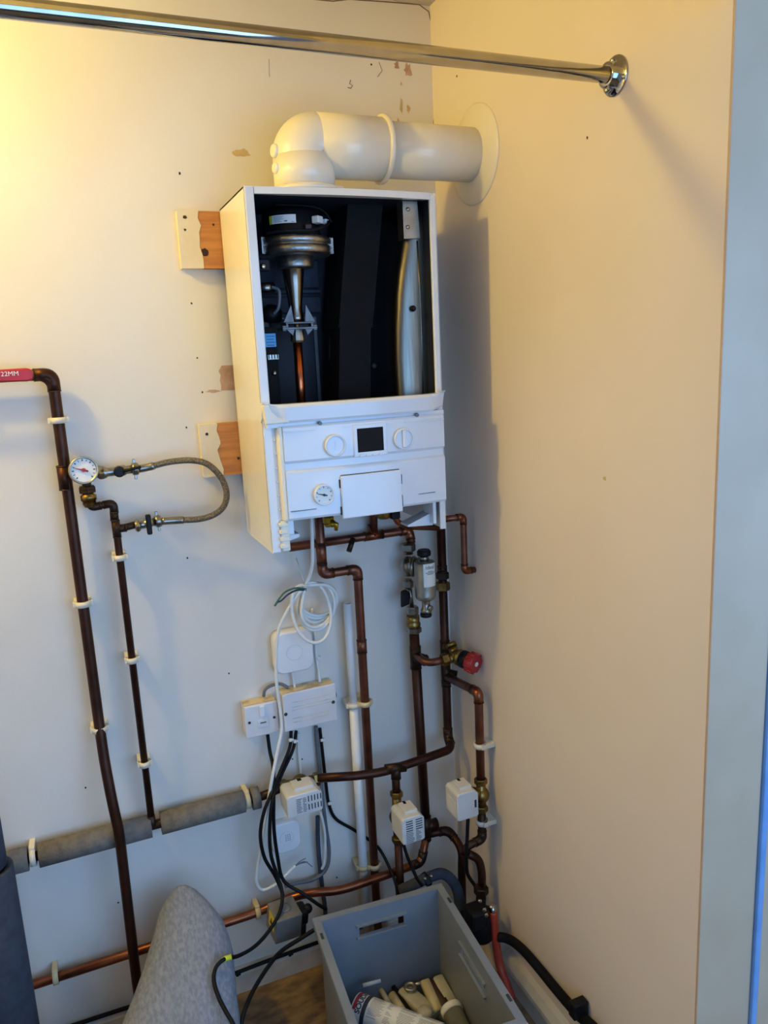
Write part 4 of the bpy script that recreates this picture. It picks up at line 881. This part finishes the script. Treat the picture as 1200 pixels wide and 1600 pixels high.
cable('black_cable', 'black cable from the wiring box running down over the transformer to the floor', [(-0.449,-0.025,0.686), (-0.463,-0.03,0.64), (-0.503,-0.06,0.599), (-0.537,-0.095,0.565), (-0.551,-0.1,0.497), (-0.554,-0.1,0.424), (-0.542,-0.1,0.359), (-0.539,-0.12,0.324), (-0.555,-0.15,0.302), (-0.591,-0.18,0.286), (-0.632,-0.21,0.284), (-0.675,-0.24,0.3), lift((-0.708,-0.281,0.336)), lift((-0.73,-0.29,0.331)), lift((-0.74,-0.312,0.32)), lift((-0.737,-0.342,0.304)), lift((-0.729,-0.368,0.29)), lift((-0.719,-0.397,0.275)), lift((-0.714,-0.434,0.256))], K, 'rubber', group='black cables from the wiring box')
q = V(lift((-0.708,-0.281,0.336))); MB_ = MB().tube([mid(q, lift((-0.692,-0.281,0.336)), .8), q, mid(q, lift((-0.719,-0.284,0.334)), .5)], .0056, 10)
tag(MB_.build('yellow_tape', 'limey'), 'yellow tape wrapped on the black cable beside the grey padded form', 'tape')
cable('grey_cable', 'dark grey cable from under the fused spur, crossing to the crate', [(-0.52,-0.02,0.691), (-0.52,-0.03,0.65), (-0.522,-0.06,0.623), (-0.533,-0.09,0.566), (-0.539,-0.09,0.487), (-0.535,-0.085,0.399), (-0.525,-0.085,0.332), (-0.486,-0.11,0.3), (-0.455,-0.12,0.268), (-0.432,-0.12,0.243)], K, 'rubber')
cable('black_cable', 'black cable from the crate corner curving down to the floor left of the crate', [(-0.473,-0.2,0.271), (-0.521,-0.2,0.256), (-0.571,-0.21,0.249), (-0.608,-0.24,0.25), (-0.655,-0.29,0.249), (-0.686,-0.33,0.241), (-0.701,-0.35,0.218), (-0.708,-0.36,0.183)], .0048, 'rubber')
cable('grey_conduit', 'grey oval conduit behind the left actuator, curling left at its foot', [(-0.394,-0.012,0.679), (-0.394,-0.012,0.614), (-0.392,-0.013,0.535), (-0.392,-0.02,0.468), (-0.389,-0.02,0.399), (-0.385,-0.02,0.327), (-0.396,-0.02,0.28), (-0.433,-0.025,0.264), (-0.479,-0.03,0.272), (-0.512,-0.035,0.277)], .0050, 'wgrey')
cable('grey_conduit', 'grey conduit dropping from the left actuator to the skirting', [(-0.412,-0.03,0.442), (-0.413,-0.022,0.375), (-0.413,-0.02,0.306), (-0.409,-0.016,0.221), (-0.406,-0.016,0.16), (-0.409,-0.02,0.106)], .0058, 'foamd')
cable('black_cable', 'black cable clipped beside the conduit, passing behind the waste pipe to the right', [(-0.383,-0.008,0.669), (-0.38,-0.008,0.588), (-0.377,-0.008,0.508), (-0.373,-0.008,0.452), (-0.357,-0.008,0.406), (-0.313,-0.01,0.363), (-0.281,-0.02,0.334), (-0.257,-0.05,0.313), (-0.245,-0.09,0.276), (-0.242,-0.12,0.248), (-0.247,-0.14,0.212)], .0042, 'rubber')
cable('white_cable', 'thin white cable from the wiring box down to the left actuator', [(-0.441,-0.012,0.671), (-0.443,-0.01,0.62), (-0.442,-0.014,0.558), (-0.443,-0.02,0.542)], .0035, 'wire')
cable('white_cable', 'white cable dropping from the right end of the left actuator', [(-0.41,-0.05,0.467), (-0.403,-0.045,0.431), (-0.399,-0.04,0.381), (-0.404,-0.035,0.313), (-0.411,-0.03,0.29)], .0036, 'wire')
cable('black_cable', 'black cable from the middle actuator down to the crate', [(-0.237,-0.17,0.397), (-0.228,-0.17,0.358), (-0.219,-0.17,0.33), (-0.209,-0.18,0.297), (-0.197,-0.185,0.274)], .0042, 'rubber')
cable('black_cable', 'black cable from the right actuator down to the pump', [(-0.083,-0.225,0.45), (-0.087,-0.225,0.394), (-0.088,-0.22,0.334), (-0.075,-0.2,0.276), (-0.044,-0.18,0.218), (-0.01,-0.15,0.154)], .0046, 'rubber')
cable('white_cable', 'white cable between the rounded box and the left side of the wiring box', [(-0.445,-0.015,0.837), (-0.443,-0.014,0.816), (-0.442,-0.016,0.791)], .0036, 'wire')
cable('white_cable', 'white cable passing behind the coil to the right side of the wiring box', [(-0.381,-0.008,0.988), (-0.378,-0.008,0.93), (-0.379,-0.008,0.871), (-0.377,-0.01,0.829), (-0.378,-0.02,0.798)], .0040, 'wire')
cable('grey_cable', 'short grey cable arching over the fused spur to the wiring box', [(-0.522,-0.02,0.792), (-0.517,-0.02,0.808), (-0.5,-0.018,0.815), (-0.478,-0.018,0.814), (-0.46,-0.02,0.802)], .0040, 'wgrey')
cable('black_cable', 'black cable laid along the top of the back skirting', [(-1.5, -.014, .071), (-1.0, -.0145, .071), (-0.715,-0.014,0.06), (-0.68,-0.014,0.059), (-0.566,-0.014,0.063), (-0.444,-0.014,0.066), (-.15, -.0145, .071)], .0050, 'rubber')
def cclip(label, c, m='paper'):
    tag(MB().box(V(c), (.008, .010, .008), .002).cyl(V(c)+V((.006, .004, 0)), V(c)+V((.006, -.004, 0)), .0025, seg=8).build('cable_clip', m), label, 'cable clip', 'small cable clips')
for q, t_ in (((-0.467,-0.03,0.669), 'white cable clip on the left black cable under the wiring box'), ((-0.456,-0.031,0.663), 'white cable clip on the second black cable under the wiring box'), ((-0.381,-0.01,0.638), 'white cable clip beside the conduit under the wiring box'), ((-0.373,-0.01,0.457), 'white cable clip beside the left actuator'), ((-0.375,-0.01,0.858), 'white cable clip right of the upper rounded box')):
    cclip(t_, q)
for q, t_ in (((-0.65,-0.02,0.06), 'black cable clip on the skirting nearest the padded form'), ((-0.511,-0.02,0.065), 'black cable clip on the skirting nearest the crate')):
    cclip(t_, q, 'rubber')

# ------------------------------------------------------------------ transformer
tq = V((-0.542,-0.13,0.262))
tf = thing('valve_transformer', 'dark grey box with a yellow warning label hanging in front of the low pipe', 'electrical box', tq-V((0, 0, .04)))
Rz = Matrix.Rotation(math.radians(5), 3, 'Y') @ Matrix.Rotation(math.radians(6), 3, 'Z') @ Matrix.Rotation(math.radians(6), 3, 'X')
mb = MB().box(tq, (.066, .066, .066), .003, Rz)
bx_ = mb.build('grey_housing', 'trans', tf)
MB().box(tq+Rz @ V((-.0332, -.002, .010)), (.001, .034, .038), 0, Rz).build('yellow_label', 'yel', bx_)
MB().prism([(-.008, -.009), (.008, -.009), (0, .009)], tq+Rz @ V((-.0338, -.002, .010)), Rz @ V((0, 1, 0)), Rz @ V((0, 0, 1)), Rz @ V((-.0006, 0, 0))).build('warning_triangle', 'ink', bx_)
MB().lathe([(.014, 0), (.014, .002), (.010, .003)], tq+Rz @ V((.0, -.0, .033)), Rz @ V((0, 0, 1)), 18).build('cover_boss', 'trans', bx_)
MB().box(tq+Rz @ V((.046, .004, -.002)), (.026, .045, .040), .008, Rz).box(tq+Rz @ V((.042, -.012, -.030)), (.016, .03, .04), .006, Rz).ball(tq+Rz @ V((.060, -.002, .012)), .012).build('black_bracket', 'black', tf)

# ------------------------------------------------------------------ upright lagged pipe, far left
ul = thing('lagged_pipe', 'thick dark grey lagged pipe standing at the bottom left corner', 'pipe', ((-1.176,-0.14,0.406)[0], -.14, 0))
ux = (-1.092,-0.14,0.61)[0]-.048; ut = (-1.106,-0.12,0.603)[2]
MB().lathe([(.048, 0), (.048, ut), (.045, ut+.002), (.034, ut), (.034, ut-.03)], (ux, -.14, 0.0), (0, 0, 1), 36).build('lower_sleeve', 'foamd', ul)
MB().cyl((ux, -.14, ut-.05), (ux, -.14, ut+.02), .03).build('inner_pipe', 'black', ul)
MB().lathe([(.03, 0), (.038, 0), (.038, .12), (.03, .12)], (ux, -.14, ut+.008), (0, 0, 1), 32).build('upper_sleeve', 'foamd', ul)

# ------------------------------------------------------------------ grey padded board
rows = [((-0.768,-0.114,0.423), .018), ((-0.768,-0.12,0.419), .034), ((-0.769,-0.134,0.412), .050), ((-0.77,-0.147,0.406), .062), ((-0.769,-0.176,0.39), .080), ((-0.775,-0.206,0.375), .092), ((-0.782,-0.234,0.36), .100), ((-0.801,-0.283,0.335), .112), ((-0.816,-0.318,0.317), .122), ((-0.828,-0.349,0.301), .132), ((-0.849,-0.392,0.278), .142)]
rings = []
for (c, w) in rows:
    c = V(c); hw = w; ring = []
    u = V((.985, -.17, 0)); nn = V((0, -.46, .887)); nn = (nn-u*nn.dot(u)).normalized(); n = 32
    for k in range(n):
        t = 2*math.pi*k/n; cc, ss = math.cos(t), math.sin(t)
        th = .075*min(1, (w/.09))**.8
        ring.append(c+u*hw*.96*math.copysign(abs(cc)**.9, cc)+nn*(th*math.copysign(abs(ss)**.9, ss)-th))
    rings.append(ring)
last = rings[-1]; cc_ = V(rows[-1][0])
for dx, dy, dz, s in ((-.03, -.10, -.075, 1.05), (-.07, -.24, -.18, 1.1)):
    rings.append([cc_+V((dx, dy, dz))+(q-cc_)*s for q in last])
pb_ = MB().loft(rings, True, True).build('ironing_board', 'felt')
tag(pb_, 'grey mottled fabric padded board tapering to a rounded tip below the lagged pipe', 'ironing board')
lowest = min((pb_.matrix_basis @ v.co).z for v in pb_.data.vertices)

# ------------------------------------------------------------------ crate
zr = .33
cA, cB, cC = V((-0.501,-0.237,0.33)), V((-0.18,-0.262,0.33)), V((-0.222,-0.685,0.33))
ux_ = (cB-cA); Wd = ux_.length; ux_.normalize(); uy_ = V((ux_.y, -ux_.x, 0))
Ln = .428
cr = thing('storage_crate', 'open grey plastic crate with cut-out handles on the floor, holding sealant and tools', 'crate', (cA+cB)/2+uy_*Ln/2-V((0, 0, zr)))
def cp_(a, b, z): return cA*1+ux_*a+uy_*b+V((0, 0, z-zr))
def wallpanel(mb, p0, p1, nin, zlo, zhi, th, hole=None):
    p0, p1 = V(p0), V(p1); d = (p1-p0); L = d.length; d.normalize(); w = V(nin)*th
    if not hole: mb.prism([(0, zlo), (L, zlo), (L, zhi), (0, zhi)], (p0.x, p0.y, 0), d, (0, 0, 1), w)
    else:
        h0, h1, k0, k1 = hole
        for r in ([(0, zlo), (L, zlo), (L, k0), (0, k0)], [(0, k1), (L, k1), (L, zhi), (0, zhi)], [(0, k0), (h0, k0), (h0, k1), (0, k1)], [(h1, k0), (L, k0), (L, k1), (h1, k1)]):
            mb.prism(r, (p0.x, p0.y, 0), d, (0, 0, 1), w)
IN = .014; th = .004
mb = MB()
c00, c10, c11, c01 = cp_(IN, IN, 0), cp_(Wd-IN, IN, 0), cp_(Wd-IN, Ln-IN, 0), cp_(IN, Ln-IN, 0)
hw0 = (Wd-2*IN)/2
wallpanel(mb, c00, c10, uy_, .0, zr, th, (hw0-.055, hw0+.055, .262, .290))
wallpanel(mb, c10, c11, -ux_, .0, zr, th, ((Ln-2*IN)/2-.06, (Ln-2*IN)/2+.06, .262, .290))
wallpanel(mb, c11, c01, -uy_, .0, zr, th, (hw0-.055, hw0+.055, .262, .290))
wallpanel(mb, c01, c00, ux_, .0, zr, th, ((Ln-2*IN)/2-.06, (Ln-2*IN)/2+.06, .262, .290))
mb.prism([(IN, IN), (Wd-IN, IN), (Wd-IN, Ln-IN), (IN, Ln-IN)], cp_(0, 0, 0.001), ux_, uy_, (0, 0, .006))
mb.build('crate_body', 'crate', cr)
o4 = [(0, 0), (Wd, 0), (Wd, Ln), (0, Ln)]; e_ = IN+.003; i4 = [(e_, e_), (Wd-e_, e_), (Wd-e_, Ln-e_), (e_, Ln-e_)]; k_ = .0015
o4b = [(k_, k_), (Wd-k_, k_), (Wd-k_, Ln-k_), (k_, Ln-k_)]
prof = [(o4, zr-.018), (o4, zr-.001), (o4b, zr+.0005), (i4, zr+.0005), (i4, zr-.018), (o4, zr-.018)]
MB().loft([[cp_(a, b, z) for a, b in q] for q, z in prof], False, False).build('crate_rim', 'crate', cr)
for a, b in ((.5, 0), (0, .5), (1, .5)):
    if a == .5: e = [(Wd/2-.062, IN-.002), (Wd/2+.062, IN-.002), (Wd/2+.062, IN+.010), (Wd/2-.062, IN+.010)]
    elif a == 0: e = [(IN-.002, Ln/2-.066), (IN+.010, Ln/2-.066), (IN+.010, Ln/2+.066), (IN-.002, Ln/2+.066)]
    else: e = [(Wd-IN-.010, Ln/2-.066), (Wd-IN+.002, Ln/2-.066), (Wd-IN+.002, Ln/2+.066), (Wd-IN-.010, Ln/2+.066)]
    mb = MB().prism(e, cp_(0, 0, .290), ux_, uy_, (0, 0, .004)).prism(e, cp_(0, 0, .258), ux_, uy_, (0, 0, .004))
    mb.build('handle_edge', 'crate', cr)
for a, b, s in ((.006, .055, 0), (Wd-.009, .055, 1), (Wd-.009, Ln-.075, 1)):
    MB().prism([(0, 0), (.006, 0), (.006, .018), (0, .018)], cp_(a-.0005, b, zr+.0005), ux_, uy_, (0, 0, .001)).build('rim_slot', 'ink', cr)

# contents
def rod(name, label, cat, a, b, r, m, r2=None, extra=None):
    mb = MB().cyl(a, b, r, r2, 18); return tag(mb.build(name, m), label, cat)
sa, sb = V((-0.442,-0.34,0.15)), V((-0.307,-0.498,0.15))
sd = (sb-sa).normalized(); sb = sa+sd*.205; R0 = .035
st = thing('sealant_can', 'white sealant can with red and black bands lying across the crate', 'can', mid(sa, sb)-V((0, 0, R0)))
MB().lathe([(.010, 0), (R0-.001, .0005), (R0, .002), (R0, .203), (R0-.001, .205), (.010, .205)], sa, sd, 44).build('can_body', 'paper', st)
ups = V((0, -.5, 1)); ups = (ups-sd*ups.dot(sd)).normalized(); sid = sd.cross(ups)
def spatch(name, R, t0, t1, a0, a1, m, par, n=14):
    g = []
    for k in range(n+1):
        a = math.radians(a0+(a1-a0)*k/n); o_ = (ups*math.cos(a)+sid*math.sin(a))*R; g.append([sa+sd*t0+o_, sa+sd*t1+o_])
    return MB().loft(g, False, True, False).build(name, m, par)
spatch('black_band', R0+.0002, .026, .036, -180, 180, 'ink', st, 36)
rb_ = spatch('red_band', R0+.0002, .004, .012, -75, 25, 'red', st)
def wrs(R, t, ac):
    def f(co):
        a = ac-co.x/R; o_ = (ups*math.cos(a)+sid*math.sin(a))*(R+co.z); return sa+sd*(t-co.y)+o_
    return f
def wrs2(R, t, ac):
    def f(co):
        a = ac-co.x/R; o_ = (ups*math.cos(a)+sid*math.sin(a))*(R+co.z); return sa+sd*(t+co.y)+o_
    return f
text('SOUDAL', .0165, None, 'ink', 'lettering', st, 0, wrs(R0+.0004, .0185, math.radians(-18)), bold=.03)
for i in range(22):
    for t0, t1 in ((.040, .075), (.079, .098), (.108, .150), (.156, .200)):
        if random.random() < .9: spatch('print_line', R0+.0003, t0+random.uniform(0, .003), t1-random.uniform(0, .012), -62+i*4.4, -62+i*4.4+1.3, 'inkg', st, 1)
text('RB', .016, None, 'inkg', 'lettering', st, 0, wrs(R0+.0006, .104, math.radians(0))) if False else None
rod('sealant_nozzle', 'clear plastic nozzle standing up behind the sealant can end', 'nozzle', (-0.409,-0.3,0.165), (-0.368,-0.31,0.17), .0048, 'clear', .0040)
rod('plastic_strip', 'thin pale plastic strip just behind the sealant can', 'strip', (-0.352,-0.266,0.1), (-0.348,-0.319,0.095), .006, 'pale')
rod('plastic_strip', 'short yellowish cream strip beside the dark rod', 'strip', (-0.335,-0.289,0.1), (-0.328,-0.346,0.095), .010, 'cream', .009)
rod('dark_rod', 'thin dark rod between the cream strip and the pale tool', 'rod', (-0.322,-0.27,0.1), (-0.315,-0.354,0.095), .006, 'blackm', .006)
def flatbar(name, label, cat, a, b, w0, w1, t, m):
    a, b = V(a), V(b); d = (b-a).normalized(); s_ = d.cross(V((0, 0, 1))).normalized(); n_ = s_.cross(d)
    rings = []
    for f, w, hh in ((0, w0*.7, .6), (.04, w0, 1), (.5, (w0+w1)/2, 1), (.96, w1, 1), (1, w1*.7, .6)):
        c = a+(b-a)*f; rings.append([c+s_*x*w+n_*z*t*hh for x, z in ((-.5, -.3), (-.4, -.5), (.4, -.5), (.5, -.3), (.5, .3), (.4, .5), (-.4, .5), (-.5, .3))])
    return tag(MB().loft(rings, True, True).build(name, m), label, cat)
flatbar('nozzle_tool', 'broad pale translucent plastic tool in the middle of the crate', 'tool', (-0.305,-0.285,0.1), (-0.271,-0.385,0.095), .036, .042, .02, 'pale')
sp_ = thing('ring_spanner', 'grey metal ring spanner lying among the pale tools', 'spanner', (-0.27,-0.287,0.1))
rg = V((-0.292,-0.302,0.115)); MB().tube([rg+V((.011*math.cos(2*math.pi*k/20), .011*math.sin(2*math.pi*k/20), 0)) for k in range(20)], .0045, 8, closed=True).build('spanner_ring', 'galv', sp_)
MB().tube([rg+V((.012, .002, 0)), V((-0.256,-0.302,0.113))], [.004, .005], 8).build('spanner_shaft', 'galv', sp_)
flatbar('scraper_handle', 'rounded cream handle beside the dark brown bar', 'handle', (-0.254,-0.301,0.115), (-0.257,-0.382,0.1), .024, .020, .02, 'cream')
flatbar('brown_bar', 'dark brown flat bar between two cream handles', 'bar', (-0.237,-0.308,0.115), (-0.237,-0.384,0.1), .018, .026, .012, 'brown')
flatbar('filling_knife', 'pale flat knife against the right side of the crate', 'knife', (-0.222,-0.306,0.12), (-0.219,-0.381,0.1), .026, .028, .010, 'pale')
gt = thing('grey_tube', 'grey tube with a white collar on the right of the crate', 'tube', (-0.227,-0.408,0.1))
ga_, gb_ = V((-0.24,-0.407,0.13)), V((-0.243,-0.506,0.11))
gd_ = (gb_-ga_).normalized()
MB().lathe([(.012, 0), (.0245, .001), (.0255, .004), (.0255, .014), (.022, .016)], ga_, gd_, 26).build('white_collar', 'paper', gt)
MB().lathe([(.0225, .014), (.0225, .16)], ga_, gd_, 26).build('tube_body', 'gtube', gt)
MB_ = MB().ball((-0.29,-0.378,0.11), .019, (1, 1, .7)); tag(MB_.build('round_stopper', 'pale'), 'round pale plastic stopper at the edge of the sealant can', 'stopper')

# ------------------------------------------------------------------ pump and hoses in the corner
pm = thing('heating_pump', 'black pump tucked behind the crate in the corner', 'pump', (-.075, -.19, .02))
MB().mat('black').lathe([(.026, 0), (.034, .01), (.035, .06), (.030, .075), (.015, .080)], (-0.07,-0.253,0.128), (0, 0, 1), 28).box((-0.09,-0.267,0.21), (.05, .05, .05), .008).build('pump_motor', None, pm)
MB().mat('copo').hexn((-0.045,-0.214,0.218), (0, 0, 1), .019, .022).mat('black').cyl((-0.045,-0.214,0.216), (-0.06,-0.232,0.184), .013).build('pump_union', None, pm)
for q in ((-0.08,-0.27,0.251), (-0.09,-0.309,0.258), (-0.09,-0.318,0.25)): MB().lathe([(.005, 0), (.005, .006), (.003, .008)], q, (-.5, -.8, .3), 10).build('bolt', 'chrome', pm)
rh = thing('red_hose', 'red hose with a chrome end running down beside the right skirting', 'hose', (-0.03,-0.301,0.01))
MB().tube(spl([(-0.05,-0.28,0.217), (-0.048,-0.284,0.171), (-0.045,-0.286,0.117), (-0.042,-0.298,0.065), (-0.042,-0.333,0.033), (-0.045,-0.355,0.022)]), .0105, 14).build('hose_tube', 'redh', rh)
MB().cyl((-0.05,-0.277,0.235), (-0.05,-0.282,0.204), .0095).build('chrome_end', 'chrome', rh)
bc = thing('black_conduit', 'thick black conduit curving along the top of the right skirting', 'conduit', (-0.02,-0.404,0.164))
MB().tube(spl([(-0.045,-0.294,0.152), (-0.03,-0.305,0.152), (-0.02,-0.328,0.154), (-0.018,-0.373,0.162), (-0.018,-0.438,0.165), (-0.018,-0.491,0.165), (-0.018,-0.546,0.167), (-0.018,-0.583,0.17), (-0.018,-0.631,0.184), (-0.018,-0.7,0.193)]), .0115, 14).build('conduit_tube', 'blackm', bc)
MB().box((-0.022,-0.588,0.194), (.038, .022, .036), .003).build('saddle_clip', 'black', bc)
gf = thing('grey_elbow_pipe', 'dark grey flexible pipe bending down behind the crate corner', 'pipe', (-0.103,-0.16,0.232))
MB().tube(spl([(-0.244,-0.15,0.251), (-0.199,-0.15,0.258), (-0.158,-0.15,0.263), (-0.127,-0.155,0.265), (-0.103,-0.16,0.243), (-0.088,-0.165,0.208), (-0.083,-0.17,0.156)]), .014, 14).build('pipe_tube', 'foamd', gf)
MB().hexn((-0.177,-0.15,0.256), (.9, 0, .35), .019, .016).build('union_nut', 'black', gf)
for q in ((-0.182,-0.17,0.279), (-0.164,-0.17,0.28)): MB().ball(q, .0045).build('bolt', 'chrome', gf)

# ------------------------------------------------------------------ light
def lamp(name, typ, loc, power, col, **kw):
    l = bpy.data.lights.new(name, typ); l.energy = power; l.color = col
    for k, v in kw.items(): setattr(l, k, v)
    o = bpy.data.objects.new(name, l); C.objects.link(o); o.location = loc; return o
lamp('ceiling_bulb', 'POINT', (-1.45, -.40, 2.30), 25, (1, .71, .12), shadow_soft_size=.045)
for nm, x, w, pw, col in (('window_daylight', 1.3, 2.2, 50, (.29, .55, 1.0)), ('doorway_daylight', -.45, 1.5, 25, (.27, .54, 1.0))):
    w_l = lamp(nm, 'AREA', (x, -2.6, 1.35), pw, col, shape='RECTANGLE', size=w, size_y=1.5)
    w_l.rotation_euler = (math.radians(90), 0, 0)
wd = bpy.data.worlds.new('room_light'); bpy.context.scene.world = wd; wd.use_nodes = True
bg = wd.node_tree.nodes['Background']; bg.inputs[0].default_value = (.55, .68, .95, 1); bg.inputs[1].default_value = .30

# ------------------------------------------------------------------ camera
cpos, Rm, fpx, _ = CAM
cam = bpy.data.cameras.new('camera'); co_ = bpy.data.objects.new('camera', cam); C.objects.link(co_)
cam.sensor_fit = 'VERTICAL'; cam.sensor_height = 36; cam.lens = fpx/1600*36; cam.clip_start = .02
r_, u_, f_ = [V(q) for q in Rm]
co_.matrix_world = Matrix.Translation(V(cpos)) @ Matrix((r_, u_, -f_)).transposed().to_4x4()
bpy.context.scene.camera = co_
bpy.context.scene.view_settings.view_transform = 'Standard'
bpy.context.scene.view_settings.exposure = 0
